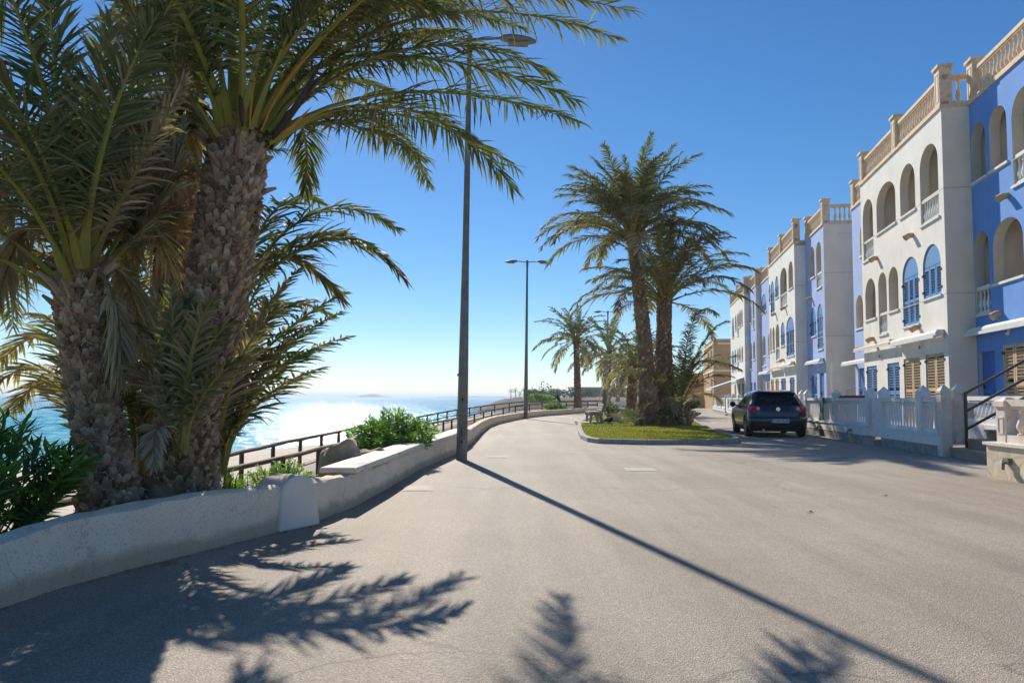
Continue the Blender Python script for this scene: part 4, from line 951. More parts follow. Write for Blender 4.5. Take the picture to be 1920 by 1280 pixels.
def house(name, label, cat, s0, s1, t, depth, zt, wm, ops, z0=0, balust=True, group='houses of the seafront terrace', fine=.085, sideL=True, lines=(4.16, 7.15), hinges=True, merged=False, sides=(), base=None):
    o = PA+U*s0+V*t; root = thing(name, label, cat, (o.x, o.y, 0), ANG, group); L = s1-s0
    holes = [(arch_poly if k.startswith('a') else rect_poly)(a-s0, b-s0, q0, q1) for k, a, b, q0, q1 in ops]
    loops = [rect_poly(0, L, z0, zt)]+holes
    tri = tessellate_polygon([[Vector((x, z, 0)) for x, z in lp] for lp in loops]); flat = [p for lp in loops for p in lp]
    mb = MB(); mb.add([(x, 0, z) for x, z in flat], [tuple(q) for q in tri])
    for lp, (k, *_) in zip(holes, ops):
        dp = -.26 if k[0] == 'a' and 's' not in k else -.12
        n = len(lp); mb.add([(x, 0, z) for x, z in lp]+[(x, dp, z) for x, z in lp], [(i, (i+1) % n, (i+1) % n+n, i+n) for i in range(n)], 1)
    mb.add([(0, 0, z0), (0, -depth, z0), (0, -depth, zt), (0, 0, zt), (L, 0, z0), (L, -depth, z0), (L, -depth, zt), (L, 0, zt)], [(0, 1, 2, 3), (4, 7, 6, 5), (1, 5, 6, 2)])
    mb.build('wall', [wm, 'interior'], root, recalc=False)
    mb = MB(); mb.b2(-.03, L+.03, -depth, .05, zt-.02, zt+.07); mb.b2(0, L, -depth, -.02, zt-.2, zt-.021); mb.build('roof', 'stone', root)
    for zz in lines:
        mb = MB(); mb.b2(0, L, .0, .003, zz-.012, zz+.012); mb.b2(-.003, -.0005, -depth, .003, zz-.014, zz+.014); mb.build('string_course', 'line', root)
    for (k, a, b, q0, q1) in ops:
        x0, x1 = a-s0, b-s0; w = x1-x0
        if k.startswith('as'):
            so = shutter(root, x0, x1, q0, q1, 'blue_shutter', 3, True, fine, hinges)
            m2 = MB(); m2.b2(x0-.05, x1+.05, -.05, .05, q0-.06, q0-.003); m2.build('sill', 'fence_white', so)
        elif k.startswith('a'):
            m2 = MB(); e = .16; d0, d1 = -.262, -1.7; f0, f1 = q0-.02, q1+.12
            vs = [(x0-e, d0, f0), (x1+e, d0, f0), (x1+e, d0, f1), (x0-e, d0, f1), (x0-e, d1, f0), (x1+e, d1, f0), (x1+e, d1, f1), (x0-e, d1, f1)]
            m2.add(vs, [(0, 1, 5, 4), (1, 2, 6, 5), (2, 3, 7, 6), (3, 0, 4, 7), (4, 5, 6, 7)]); wo = m2.build('loggia', 'interior', root)
            m2 = MB(); m2.b2(x0+w*.1, x1-w*.1, d1+.005, d1+.04, q0+.02, min(q1-.3, q0+2.0)); m2.build('glass_door', 'glass_dark', wo)
            m2 = MB(); m2.b2(x0-.05, x1+.05, -.24, .05, q0-.07, q0-.004); m2.build('sill', 'fence_white', wo)
            if 'r' in k:
                m2 = MB(); m2.b2(x0+.01, x1-.01, -.17, -.03, q0+.66, q0+.76); m2.b2(x0+.01, x1-.01, -.16, -.04, q0+.0, q0+.07); ro = m2.build('railing', 'grey_white', wo)
                nb = max(3, int(w/.19))
                for i in range(nb): link('baluster', BAL_W, ro, (x0+w*(i+.5)/nb, -.1, q0+.07), scale=(1, 1, 1.18))
        elif k == 'b': shutter(root, x0, x1, q0, q1, 'blue_shutter', 2, False, fine, hinges)
        elif k == 't': shutter(root, x0, x1, q0, q1, 'beige_shutter', 2, False, fine, hinges)
        elif k == 'd':
            m2 = MB(); m2.b2(x0, x1, -.12, -.08, q0, q1); m2.b2(x0+.08, x1-.08, -.08, -.065, q0+.15, (q0+q1)/2-.05); m2.b2(x0+.08, x1-.08, -.08, -.065, (q0+q1)/2+.08, q1-.15)
            do = m2.build('door', 'door_blue', root); m2 = MB(); m2.box((x1-.12, -.05, (q0+q1)/2), (.03, .04, .12)); m2.build('handle', 'iron', do)
        elif k == 'o':
            m2 = MB(); m2.add([(x0, -1.2, q0), (x1, -1.2, q0), (x1, -1.2, q1), (x0, -1.2, q1), (x0, -.12, q0), (x1, -.12, q0), (x1, -.12, q1), (x0, -.12, q1)], [(0, 1, 2, 3), (4, 5, 1, 0), (5, 6, 2, 1), (6, 7, 3, 2), (7, 4, 0, 3)]); m2.build('loggia', 'interior', root)
    if balust:
        ps = [.17] + ([L/2] if L > 5 else []) + [L-.17]
        balustrade(root, (0, -.12), (L, -.12), zt+.05, ps, merged=merged)
        for q in ps: post(root, (q, -.14), zt+.05)
    for q in sides: balustrade(root, (.12, -.3), (.12, -q), zt+.05, (), merged=merged)
    return root
def spout(root, x, z):
    mb = MB(); mb.tube([(x, -.05, z), (x, .12, z-.02), (x, .24, z-.10)], [.075, .09, .10], 8); mb.build('water_spout', 'terracotta', root, smooth=50)
def wall_lamp(root, x, z):
    mb = MB(); mb.lathe([(.02, .06), (.10, .05), (.13, .01), (.12, 0)], 12, (x, 0, z), axis='Y'); o = mb.build('wall_light', 'grey_white', root, smooth=50)
    mb = MB(); mb.lathe([(.02, .075), (.055, .066), (.07, .054)], 10, (x, 0, z), axis='Y'); o2 = mb.build('lens', 'lamp_grey', o, smooth=50)
def cassette(root, x0, x1, z, mat='awning', r=.085, out=.17, arms=True, bar=True):
    mb = MB(); k = 12; pr = [(out+math.cos(2*math.pi*i/k)*r*1.1, z+math.sin(2*math.pi*i/k)*r) for i in range(k)]; mb.prism(pr, 'X', x0, x1)
    o = mb.build('awning', mat, root, smooth=40)
    mb = MB(); mb.b2(x0+.05, x1-.05, out+r*.8, out+r*1.5, z-r*1.3, z-r*.55); mb.build('front_bar', 'grey_white', o)
    for x in (x0+.15, x1-.15):
        mb = MB(); mb.b2(x-.05, x+.05, .003, out+.02, z-.07, z+.11); mb.build('bracket', 'terracotta', o)
hA = house('white_house', 'white three storey house with two flat tan shutters, in front of the others', 'house', 0, 7.72, 0, 9, 9.48, 'white_wall', [
    ('ar', .33, 1.70, 6.46, 8.74), ('a', 2.11, 3.43, 7.14, 8.72), ('a', 3.87, 5.85, 7.14, 8.73), ('ar', 6.27, 7.5, 6.44, 8.70),
    ('as', .34, 1.67, 4.20, 5.75), ('as', 2.04, 3.42, 3.54, 5.71), ('a', 3.82, 4.76, 4.20, 5.68), ('ar', 4.98, 5.87, 3.50, 5.68), ('a', 6.19, 7.41, 4.18, 5.69),
    ('t', .30, 1.66, .45, 2.53), ('t', 2.10, 3.50, .45, 2.50), ('b', 3.93, 5.10, .45, 2.43), ('b', 6.25, 7.45, .45, 2.42)], sides=(.72,))
for x, z in ((2.4, 6.35), (5.9, 6.3), (6.5, 3.42), (2.1, 3.42)): spout(hA, x, z)
mb = MB(); mb.add([(-.004, -.004, 0), (-.004, -9, 0), (-.004, -9, 9.46), (-.004, -.004, 9.46)], [(0, 3, 2, 1)]); mb.build('side_wall', 'cream_wall', hA, recalc=False)
for zz in (4.16, 7.15):
    mb = MB(); mb.b2(-.010, -.006, -9, -.005, zz-.014, zz+.014); mb.build('string_course', 'line', hA)
wall_lamp(hA, 1.95, 2.78); wall_lamp(hA, 5.75, 2.72)
cassette(hA, .12, 3.9, 3.06, r=.10); cassette(hA, 4.1, 8.3, 3.10, 'tan_awning', r=.06)
hB = house('lilac_house', 'lilac house at the right edge with a blue shaded wall and blue door', 'house', -8.5, 0, .72, 8, 9.48, 'lilac_wall', [
    ('a', -.90, -.06, 7.22, 8.78), ('a', -2.05, -1.12, 7.23, 8.80), ('ar', -3.5, -2.3, 6.5, 8.77), ('a', -5, -4, 7.2, 8.8),
    ('ar', -.90, -.03, 3.53, 5.78), ('a', -2.65, -1.12, 4.23, 5.80), ('ar', -4.5, -3.2, 3.5, 5.8),
    ('d', -1.02, -.12, .6, 2.50), ('t', -2.5, -1.46, .6, 2.59)])
spout(hB, 8.5-2.0, 6.35); spout(hB, 8.5-1.45, 3.42); wall_lamp(hB, 8.5-1.75, 2.95); cassette(hB, 1.0, 8.62, 3.06, r=.10)
hA2 = house('lilac_house', 'narrow lilac strip of house just beyond the white house with tan shutters', 'house', 7.72, 11.5, .70, 8, 9.48, 'pale_lilac_wall', [
    ('a', 9.2, 10.4, 7.2, 8.6), ('ar', 8.1, 8.9, 3.5, 5.7), ('a', 10.2, 11.2, 4.2, 5.6), ('b', 8.6, 9.6, .45, 2.45), ('d', 10.2, 11.1, .45, 2.5)])
cassette(hA2, .4, 3.9, 2.72, r=.08, out=.45)
hC1 = house('lilac_house', 'lilac house with a broad blank beige side wall, behind the parked car', 'house', 14.07, 17.9, .12, 10, 9.48, 'pale_lilac_wall', [
    ('a', 15.95, 17.1, 7.33, 8.9), ('ar', 14.6, 15.6, 6.6, 8.85), ('as', 15.9, 17.15, 4.34, 5.80), ('as', 14.55, 15.6, 3.6, 5.8),
    ('b', 15.88, 17.2, .45, 2.40), ('d', 14.5, 15.4, .45, 2.45)], sides=(4.2,), hinges=True)
mb = MB(); mb.add([(-.004, 0, 0), (-.004, -10, 0), (-.004, -10, 9.46), (-.004, 0, 9.46)], [(0, 3, 2, 1)]); mb.build('side_wall', 'cream_wall', hC1, recalc=False)
for zz in (4.16, 7.15):
    mb = MB(); mb.b2(-.010, -.006, -10, 0, zz-.014, zz+.014); mb.build('string_course', 'line', hC1)
mb = MB(); mb.b2(-.012, -.006, -2.6, -.6, 9.0, 9.02); mb.b2(-.012, -.006, -2.5, -1.7, 9.14, 9.16); mb.build('stain', 'line', hC1)
spout(hC1, 2.6, 6.3); cassette(hC1, .2, 3.7, 3.02); wall_lamp(hC1, 1.5, 2.7)
hC = house('white_house', 'white house in the middle of the terrace with five blue shuttered arches', 'house', 17.9, 25.7, -.45, 10, 9.48, 'white_wall', [
    ('a', 18.29, 19.5, 7.15, 8.62), ('ar', 19.99, 21.94, 6.42, 8.63), ('as', 22.43, 23.5, 7.2, 8.5), ('as', 23.81, 25.09, 6.45, 8.42), ('as', 25.25, 25.62, 7.2, 8.4),
    ('as', 18.28, 20.35, 3.52, 5.64), ('as', 20.79, 21.9, 4.2, 5.57), ('ar', 22.43, 23.6, 3.48, 5.63), ('a', 23.95, 24.7, 4.15, 5.58), ('a', 24.95, 25.5, 4.15, 5.62),
    ('b', 18.4, 19.6, .45, 2.34), ('b', 20.77, 22.1, .45, 2.35), ('t', 22.85, 23.9, .45, 2.37), ('t', 24.5, 25.4, .45, 2.39)], fine=.12)
for x, z in ((2.6, 6.3), (5.6, 6.3), (3.2, 3.4)): spout(hC, x, z)
cassette(hC, .2, 3.6, 3.05); cassette(hC, 3.8, 7.6, 3.02, 'tan_awning', r=.07)
hC2 = house('lilac_house', 'narrow lilac house with blue shutters beyond the middle white house', 'house', 25.7, 32.9, .15, 10, 9.48, 'pale_lilac_wall', [
    ('as', 30.39, 32.5, 7.3, 8.6), ('ar', 31.0, 32.3, 3.5, 5.66), ('a', 29.0, 29.9, 4.1, 5.6), ('t', 29.6, 30.7, .45, 2.4), ('t', 31.2, 32.3, .45, 2.4)], fine=.16, hinges=False, merged=True)
cassette(hC2, 3, 7, 3.0)
hD1 = house('lilac_house', 'farthest lilac house beside the pulled out blue awning', 'house', 33.0, 36.5, -.15, 10, 9.48, 'pale_lilac_wall', [
    ('ar', 33.83, 34.6, 6.4, 8.5), ('a', 35.2, 36.2, 7.0, 8.4), ('a', 33.71, 34.7, 4.1, 5.46), ('ar', 35.3, 36.3, 3.45, 5.5), ('b', 33.6, 34.6, .45, 2.4), ('d', 35.3, 36.2, .45, 2.4)], fine=.16, hinges=False, merged=True, sides=(4,))
mb = MB(); mb.add([(-.004, 0, 0), (-.004, -10, 0), (-.004, -10, 9.46), (-.004, 0, 9.46)], [(0, 3, 2, 1)]); mb.build('side_wall', 'cream_wall', hD1, recalc=False)
hD = house('white_house', 'farthest white house, next to the ochre building', 'house', 36.5, 45.6, -.5, 10, 9.48, 'white_wall', [
    ('a', 37.5, 38.3, 7.05, 8.35), ('a', 38.5, 39.6, 7.0, 8.39), ('ar', 39.8, 40.85, 6.43, 8.33), ('a', 41.3, 42.3, 7, 8.3), ('as', 43, 44.3, 6.5, 8.3),
    ('a', 37.6, 38.5, 4.25, 5.38), ('a', 38.95, 39.9, 4.29, 5.39), ('ar', 40.2, 41.1, 3.6, 5.39), ('as', 41.8, 43, 4.2, 5.4), ('as', 43.4, 44.8, 3.6, 5.4), ('b', 37.3, 38.3, .45, 2.4), ('b', 39.5, 40.6, .45, 2.4), ('t', 42, 43.2, .45, 2.4)], fine=.16, hinges=False, merged=True)
# open awning on the far house
aw = thing('awning', 'pulled out pale blue awning sloping over the far garden fence', 'awning', (19.0, 56.5, 0), ANG)
mb = MB(); n = 8
for i in range(n):
    x0, x1 = 5.0*i/n, 5.0*(i+1)/n
    mb.add([(x0, .05, 3.1), (x1, .05, 3.1), (x1, 3.2, 2.02), (x0, 3.2, 2.02), (x0, .05, 3.08), (x1, .05, 3.08), (x1, 3.2, 2.0), (x0, 3.2, 2.0)], [(0, 1, 2, 3), (4, 7, 6, 5), (0, 4, 5, 1), (2, 6, 7, 3), (0, 3, 7, 4), (1, 5, 6, 2)], i % 2)
mb.build('fabric', [simple('blue_awning', (.20, .42, .72), .8), 'awning'], aw)
mb = MB(); mb.b2(0, 5, 3.2, 3.24, 1.84, 2.04); mb.build('valance', 'awning', aw)
for x in (.3, 4.7):
    mb = MB(); mb.beam((x, .05, 2.75), (x, 3.1, 1.98), .04, .04); mb.build('arm', 'grey_white', aw)

# ochre building beyond the terrace
def facade_block(name, label, cat, org, L, depth, h, mat, ops, ang=ANG):
    global PA
    keep = PA; root = None
    PA = Vector((org[0], org[1], 0)); root = house(name, label, cat, 0, L, 0, depth, h, mat, ops, balust=False, lines=(), group=None); PA = keep; return root
ob = facade_block('ochre_building', 'ochre block of flats with a chimney beyond the white terrace', 'building', (21.3, 76), 12, 14, 7.4, 'orange_wall', [('o', 1.2, 3.4, 4.6, 6.4), ('o', 4.6, 7, 4.6, 6.4), ('o', 1.2, 3.4, 1.4, 3.2)])
mb = MB(); mb.b2(.3, 1.4, -4.2, -3.2, 7.4, 9.6); mb.b2(.2, 1.5, -4.3, -3.1, 9.6, 9.75); mb.build('chimney', 'orange_wall', ob)
mb = MB(); mb.b2(-.06, 12.06, -14, .08, 4.0, 4.22); mb.b2(-.06, 12.06, -14, .08, 6.9, 7.05); mb.build('band', 'cream_wall', ob)
ol = facade_block('ochre_house', 'lower ochre house with dark balcony openings behind the shrub', 'house', (22.0, 92), 16, 10, 4.3, 'orange_wall', [('o', 1, 3, .9, 1.9), ('o', 1, 3, 2.4, 3.6), ('o', 5, 7.5, 1.0, 3.4), ('o', 9, 11.5, 1.0, 3.4)])

# ------------------------------------------------------------------ garden fences and steps
def gpost(root, x, y, h, w=.21, mat='fence_white', z0=0, rz=0, panel=True):
    mb = MB(); c = Vector((x, y, 0)); m = Matrix.Rotation(rz, 3, 'Z')
    mb.box((x, y, z0+(h-.17)/2), (w, w, h-.17), rz=rz); mb.box((x, y, z0+h-.165), (w*1.14, w*1.14, .05), rz=rz); mb.box((x, y, z0+h-.07), (w*1.12, w*1.12, .14), rz=rz, taper=.06)
    if panel:
        for k in range(4):
            d = m @ Vector((math.cos(k*math.pi/2), math.sin(k*math.pi/2), 0)); s_ = Vector((-d.y, d.x, 0))
            for e in (-1, 1): mb.beam(c+d*(w/2+.002)+s_*e*w*.27+Vector((0, 0, z0+.2)), c+d*(w/2+.002)+s_*e*w*.27+Vector((0, 0, z0+h-.38)), .012, .012, up=d)
            mb.beam(c+d*(w/2+.002)-s_*w*.27+Vector((0, 0, z0+h-.375)), c+d*(w/2+.002)+s_*w*.27+Vector((0, 0, z0+h-.375)), .012, .012)
    return mb.build('fence_post', mat, root)
def gfence(label, pts, posts_h=1.52, rail=1.23, zp=.47, base=True, gates=(), fine=.085, last=True, wide=False):
    root = thing('garden_fence', label, 'fence', (*pts[0], 0), group='white garden fences of the terrace')
    P = [Vector((*p, 0))-root.location for p in pts]
    for i, p in enumerate(P):
        q = P[min(i+1, len(P)-1)]-P[max(0, i-1)]; gpost(root, p.x, p.y, posts_h if i in (0, len(P)-1) else posts_h-.478, rz=math.atan2(q.y, q.x), z0=0 if i in (0, len(P)-1) else .478)
    for i, (a, b) in enumerate(zip(P, P[1:])):
        t = (b-a).normalized(); nn = Vector((-t.y, t.x, 0)); a2, b2 = a+t*.106, b-t*.106
        if i in gates:
            mb = MB(); mb.beam(a2+t*.03+Vector((0, 0, .72)), b2-t*.03+Vector((0, 0, .72)), .05, 1.0); mb.build('gate', 'fence_white', root); 
            mb = MB(); mb.beam(a2+Vector((0, 0, .07)), b2+Vector((0, 0, .07)), .5, .14); mb.build('doorstep', 'kerb', root); continue
        mb = MB(); mb.beam(a+Vector((0, 0, .335)), b+Vector((0, 0, .335)), .22, .23); mb.beam(a+Vector((0, 0, .462)), b+Vector((0, 0, .462)), .28, .03); mb.build('plinth', 'fence_white', root)
        if base: mb = MB(); mb.beam(a+Vector((0, 0, .105)), b+Vector((0, 0, .105)), .20, .235); mb.build('stone_base', 'grey_stone', root)
        mb = MB(); mb.beam(a2+Vector((0, 0, rail-.045)), b2+Vector((0, 0, rail-.045)), .14, .09); mb.beam(a2+Vector((0, 0, rail-.14)), b2+Vector((0, 0, rail-.14)), .06, .05); mb.beam(a2+Vector((0, 0, zp+.05)), b2+Vector((0, 0, zp+.05)), .10, .08)
        L = (b2-a2).length; n = max(2, int(L/fine)); 
        for k in range(n):
            c = a2+t*(L*(k+.5)/n); mb.beam(c+Vector((0, 0, zp+.085)), c+Vector((0, 0, rail-.085)), fine*.40, .03, up=nn)
        mb.build('slat_panel', 'fence_white', root)
    return root
f1 = lambda Y: (9.22+.118*(Y-15.79)-.0, Y)
Ys = [15.30, 16.26, 18.48, 19.40, 22.2, 25.2]
fA = gfence('white slatted fence with pointed posts in front of the nearest white house', [f1(y) for y in Ys], gates=(2,), fine=.165)
gpost(fA, *(Vector((*f1(15.30), 0))+V*.36+U*.20-fA.location)[:2], 1.52-.22, mat='post_cream', z0=.24, rz=ANG)
mbx = [q for q in fA.children if q.name.startswith('fence_post')]
mbx[0].data.materials[0] = MAT['post_cream']
gfence('white slatted fence hidden partly by the parked car', [(10.55, 26.2), (10.95, 29.0), (11.45, 31.8), (12.0, 34.6), (12.6, 37.4)], base=True, fine=.16, gates=(2,))
gfence('far white fence along the lane left of the parked car', [(13.1, 40.2), (13.7, 43.4), (14.3, 46.6), (15.0, 49.8), (15.75, 53), (16.5, 56.6), (17.3, 60.6), (18.2, 65)], fine=.22, gates=(3,))
# low balustraded terrace wall of the lilac house behind the steps
tw = thing('terrace_balustrade', 'white balustrade on the terrace seen behind the brown handrail', 'balustrade', (11.1, 16.6, 0), ANG)
mb = MB(); mb.b2(-2.6, 1.2, -.14, .14, 0, .62); mb.build('base_wall', 'fence_white', tw)
balustrade(tw, (-2.6, 0), (1.2, 0), .62, (), sp=.2, hgt=.66, mesh=BAL_W, mat='fence_white')
stp = thing('stone_steps', 'brown stone steps rising between the white fence and the stone clad wall', 'steps', (9.22, 15.1, 0), ANG)
for i in range(8):
    mb = MB(); y0 = -.34*i; mb.b2(-2.3, .08, y0-.36 if i < 7 else -6, y0+.02, 0.0, .20+.19*i-.045); mb.b2(-2.3-.002*i, .08+.002*i, y0-.34 if i < 7 else -6, y0+.05, .20+.19*i-.044, .20+.19*i)
    mb.build('step', 'stair', stp)
hr = thing('handrail', 'brown metal handrail with three sloping bars beside the steps', 'handrail', (9.62, 15.3, .2), ANG)
mb = MB(); mb.box((0, 0, .56), (.05, .05, 1.14)); mb.build('rail_post', 'brown_metal', hr)
mb = MB(); mb.box((0, -3.0, 2.32), (.05, .05, 1.14)); mb.build('rail_post', 'brown_metal', hr)
for z in (1.12, .74, .36):
    mb = MB(); mb.beam((0, 0.02, z), (0, -3.1, z+1.86), .055, .05); mb.build('rail', 'brown_metal', hr)
pw = thing('stone_wall', 'stone clad low wall with a cream balustrade at the right edge', 'wall', (7.45, 11.36, 0), math.atan2(11.36-10.45, 7.45-7.38))
mb = MB(); mb.b2(-5, 0, -.5, 0, -.02, .50); mb.build('cladding', 'flag', pw)
mb = MB(); mb.b2(-5, .04, -.54, .04, .50, .545); mb.build('coping', 'coping', pw)
balustrade(pw, (-5, -.22), (-.12, -.22), .545, (.9+3.28, 2.98), sp=.2, hgt=.66, mesh=BAL_C, mat='post_cream', skip=.28)
for x in (-.2, -1.0, -2.8): post(pw, (x, -.22), .545, .72 if x > -.9 else .80, .22, 'post_cream', 'balustrade_post')
def tap(label, c, nrm, k=1):
    root = thing('water_tap', label, 'tap', c, math.atan2(nrm[1], nrm[0]), group='meter taps on the garden walls')
    mb = MB(); mb.box((.03, 0, .02), (.06, .10*k, .07*k)); mb.build('valve_body', 'galv', root)
    mb = MB(); mb.tube([(.05, 0, 0), (.09, 0, -.01), (.095, 0, -.11)], [.025, .025, .02], 8); mb.build('spout', 'lamp_grey', root)
    mb = MB(); mb.box((.07, -.06, -.02), (.03, .03, .11)); mb.build('lever', 'grey_white', root)
N1 = (-U.y, U.x)
a_ = math.atan2(11.36-10.45, 7.45-7.38); npw = (-math.sin(a_), math.cos(a_))
tap('grey tap fixed to the stone clad wall at the right edge', (7.405-.0, 10.78, .27), npw, 1.3)
tap('small rusty tap on the fence plinth, nearer the gate', (f1(20.6)[0]-.125, 20.6, .3), N1)
tap('small rusty tap on the fence plinth, nearer the car', (f1(23.4)[0]-.125, 23.4, .3), N1)
# towel and bits by the fence
tz = thing('towel', 'dark teal towel hanging over the white fence', 'towel', (*f1(23.35), 0), ANG)
mb = MB(); vs, fs = [], []
for i in range(10):
    for j in range(11):
        z = 1.24-.72*j/10; x = .62*(i/9-.5)*(1-.18*j/10); y = .085+.02*math.sin(i*1.9+j*.25)+.012*math.sin(j)
        vs.append((x, y, z))
for i in range(9):
    for j in range(10): fs.append((i*11+j, i*11+j+1, (i+1)*11+j+1, (i+1)*11+j))
vs2 = [(x, y-.012, z) for x, y, z in vs]; n = len(vs)
mb.add(vs+vs2, fs+[tuple(q+n for q in f[::-1]) for f in fs])
for i in range(9): mb.add([vs[i*11], vs[(i+1)*11], (vs[(i+1)*11][0], -.08, 1.235), (vs[i*11][0], -.08, 1.235)], [(0, 1, 2, 3)])
mb.build('cloth', 'teal_cloth', tz, smooth=60, recalc=False)
for lb, m_, x, w in (('black cushion airing on the rack behind the fence', 'black', -.15, .8), ('red cushion airing on the rack behind the fence', 'red', -.92, .55)):
    c = at(1600, 742, 21.5); q = thing('cushion', lb, 'cushion', (c.x, c.y, 1.0), ANG); mb = MB(); mb.box((x+.5, 0, .22), (w, .5, .17)); o = mb.build('cover', m_, q); md = o.modifiers.new('soft', 'BEVEL'); md.width = .05; md.segments = 3
    mb = MB(); mb.box((x+.5, .0, .128), (w*.9, .45, .012)); mb.build('piping', m_, q)
c = at(1600, 742, 21.5); dr = thing('drying_rack', 'white wire drying rack under the cushions behind the fence', 'drying rack', (c.x, c.y, 0), ANG)
mb = MB()
for x in (-1.3, -.6, .1, .8): mb.beam((x, -.35, 1.1), (x, .35, 1.1), .015, .015)
for y in (-.35, .35): mb.beam((-1.3, y, 1.1), (.8, y, 1.1), .02, .02)
mb.build('wire_top', 'grey_white', dr)
for x in (-1.2, .7):
    for y in (-.33, .33): mb = MB(); mb.beam((x, y, 0), (x, y, 1.09), .02, .02); mb.build('leg', 'grey_white', dr)
mb = MB(); mb.tube([(-1.25, 0, 1.1), (-1.2, 0, 1.52), (.6, 0, 1.52), (.75, 0, 1.1)], .015, 6); mb.build('hoop', 'grey_white', dr)
dp = thing('rain_pipe', 'thin white rain pipe between the white house and the beige side wall', 'pipe', (*(PA+U*11.62-V*.25)[:2], 0), ANG)
mb = MB(); mb.tube([(0, 0, 2.75), (0, 0, 1.5), (-.06, .03, 1.32), (-.18, .05, 1.2)], .035, 8); mb.build('tube', 'grey_white', dp, smooth=40)

# ------------------------------------------------------------------ parked car
def fn(L): return lambda z: interp(L, z)
cw = fn([(.18, .80), (.3, .855), (.5, .88), (.7, .885), (.85, .872), (.95, .848), (1.1, .775), (1.25, .705), (1.38, .635), (1.44, .56), (1.475, .42), (1.49, .2)])
cr = fn([(.18, .16), (.26, .06), (.35, .02), (.52, 0), (.60, .015), (.64, .09), (.80, .11), (.95, .16), (1.0, .19), (1.2, .35), (1.36, .50), (1.385, .44), (1.42, .47), (1.46, .66), (1.475, .9), (1.49, 1.2)])
cf = fn([(.18, 4.08), (.35, 4.18), (.5, 4.2), (.7, 4.15), (.78, 4.04), (.86, 3.7), (.93, 3.22), (.97, 3.0), (1.0, 2.93), (1.1, 2.74), (1.2, 2.54), (1.38, 2.14), (1.44, 1.95), (1.475, 1.7), (1.49, 1.5)])
SL = [.18, .22, .26, .30, .34, .38, .42, .46, .50, .54, .58, .62, .645, .68, .72, .76, .80, .84, .88, .92, .965, 1.0, 1.05, 1.12, 1.19, 1.26, 1.32, 1.36, 1.385, 1.42, 1.455, 1.475, 1.488]
def loop(z):
    w, a, b = cw(z), cr(z), cf(z); P = []; soft = 1 if z < .98 else .8
    for i in range(13): x = -.8+1.6*i/12; P.append((x*w, a+.07*soft*abs(x)**3, 'r'))
    P += [(.90*w, a+.085*soft, 'c'), (.965*w, a+.16*soft, 'c'), (.99*w, a+.26*soft, 'c')]
    ns = 56
    for i in range(ns+1): y = a+.36+(b-.34-a-.36)*i/ns; P.append((w, y, 's'))
    P += [(.975*w, b-.2, 'f'), (.9*w, b-.09, 'f')]
    for i in range(11): x = .8-1.6*i/10; P.append((x*w, b-.05*abs(x)**2, 'f'))
    P += [(-.9*w, b-.09, 'f'), (-.975*w, b-.2, 'f')]
    for i in range(ns+1): y = b-.34-(b-.34-a-.36)*i/ns; P.append((-w, y, 's'))
    P += [(-.99*w, a+.26*soft, 'c'), (-.965*w, a+.16*soft, 'c'), (-.90*w, a+.085*soft, 'c')]
    return P
car = thing('parked_car', 'dark blue hatchback parked by the white fence, seen from behind', 'car', (8.34, 22.95, 0), math.atan2(-.165, .986))
car.scale = (1.02, 1.02, 1.0)
AX = (.75, 3.33); Y0 = -.75
grid = []
for z in SL:
    row = []
    for x, y, k in loop(z):
        for ax in AX:
            if (y-ax)**2+(z-.31)**2 < .365**2 and abs(x) > .6: x = math.copysign(.66, x)
        row.append((x, y+Y0, z))
    grid.append(row)
kinds = [k for _, _, k in loop(.5)]; n = len(kinds)
parts = {k: MB() for k in ('body', 'rear_window', 'side_glass', 'windscreen', 'tl', 'tr')}
def put(k, q, mi=0): parts[k].add(q, [(0, 1, 2, 3)], mi)
for i in range(len(SL)-1):
    zm = (SL[i]+SL[i+1])/2
    for j in range(n):
        q = [grid[i][j], grid[i][(j+1) % n], grid[i+1][(j+1) % n], grid[i+1][j]]; cx = sum(p[0] for p in q)/4; cy = sum(p[1] for p in q)/4-Y0; k = kinds[j]; w = cw(zm); k2 = kinds[(j+1) % n]
        key = 'body'
        if 1.0 < zm < 1.36:
            if k == 'r' and k2 == 'r' and abs(cx) < .74*w: key = 'rear_window'
            if k == 'f' and abs(cx) < .82*w: key = 'windscreen'
            if k == 's' and k2 == 's':
                f = (cy-cr(zm)-.36)/(cf(zm)-.7-cr(zm))
                if .10 < f < .34 or .38 < f < .70 or .72 < f < .95: key = 'side_glass'
        if .79 < zm < .97 and ((k in 'rc' and abs(cx) > .60*w and k2 in 'rcs' and cy < .6)): key = 'tl' if cx < 0 else 'tr'
        if key in ('tl', 'tr'): 
            q = [(p[0]*1.006, p[1]-.012, p[2]) for p in q]
        put(key, q, 1 if (zm < .34 or (zm < .62 and False)) else 0)
top = [p for p in grid[-1]]; parts['body'].add(top, [tuple(range(n))]); parts['body'].add([(p[0], p[1], p[2]) for p in grid[0]], [tuple(range(n))[::-1]], 1)
m, nt, out = nodes('dark_blue_car_paint'); p = nt.nodes.new('ShaderNodeBsdfPrincipled'); nt.links.new(p.outputs[0], out.inputs[0])
p.inputs['Base Color'].default_value = (.006, .011, .026, 1); p.inputs['Metallic'].default_value = .25; p.inputs['Roughness'].default_value = .32; p.inputs['Coat Weight'].default_value = 1; p.inputs['Coat Roughness'].default_value = .05
MAT['paint'] = m
m, nt, out = nodes('tinted_car_glass'); g_ = nt.nodes.new('ShaderNodeBsdfGlossy'); g_.inputs['Roughness'].default_value = .02; g_.inputs[0].default_value = (.9, .9, .9, 1)
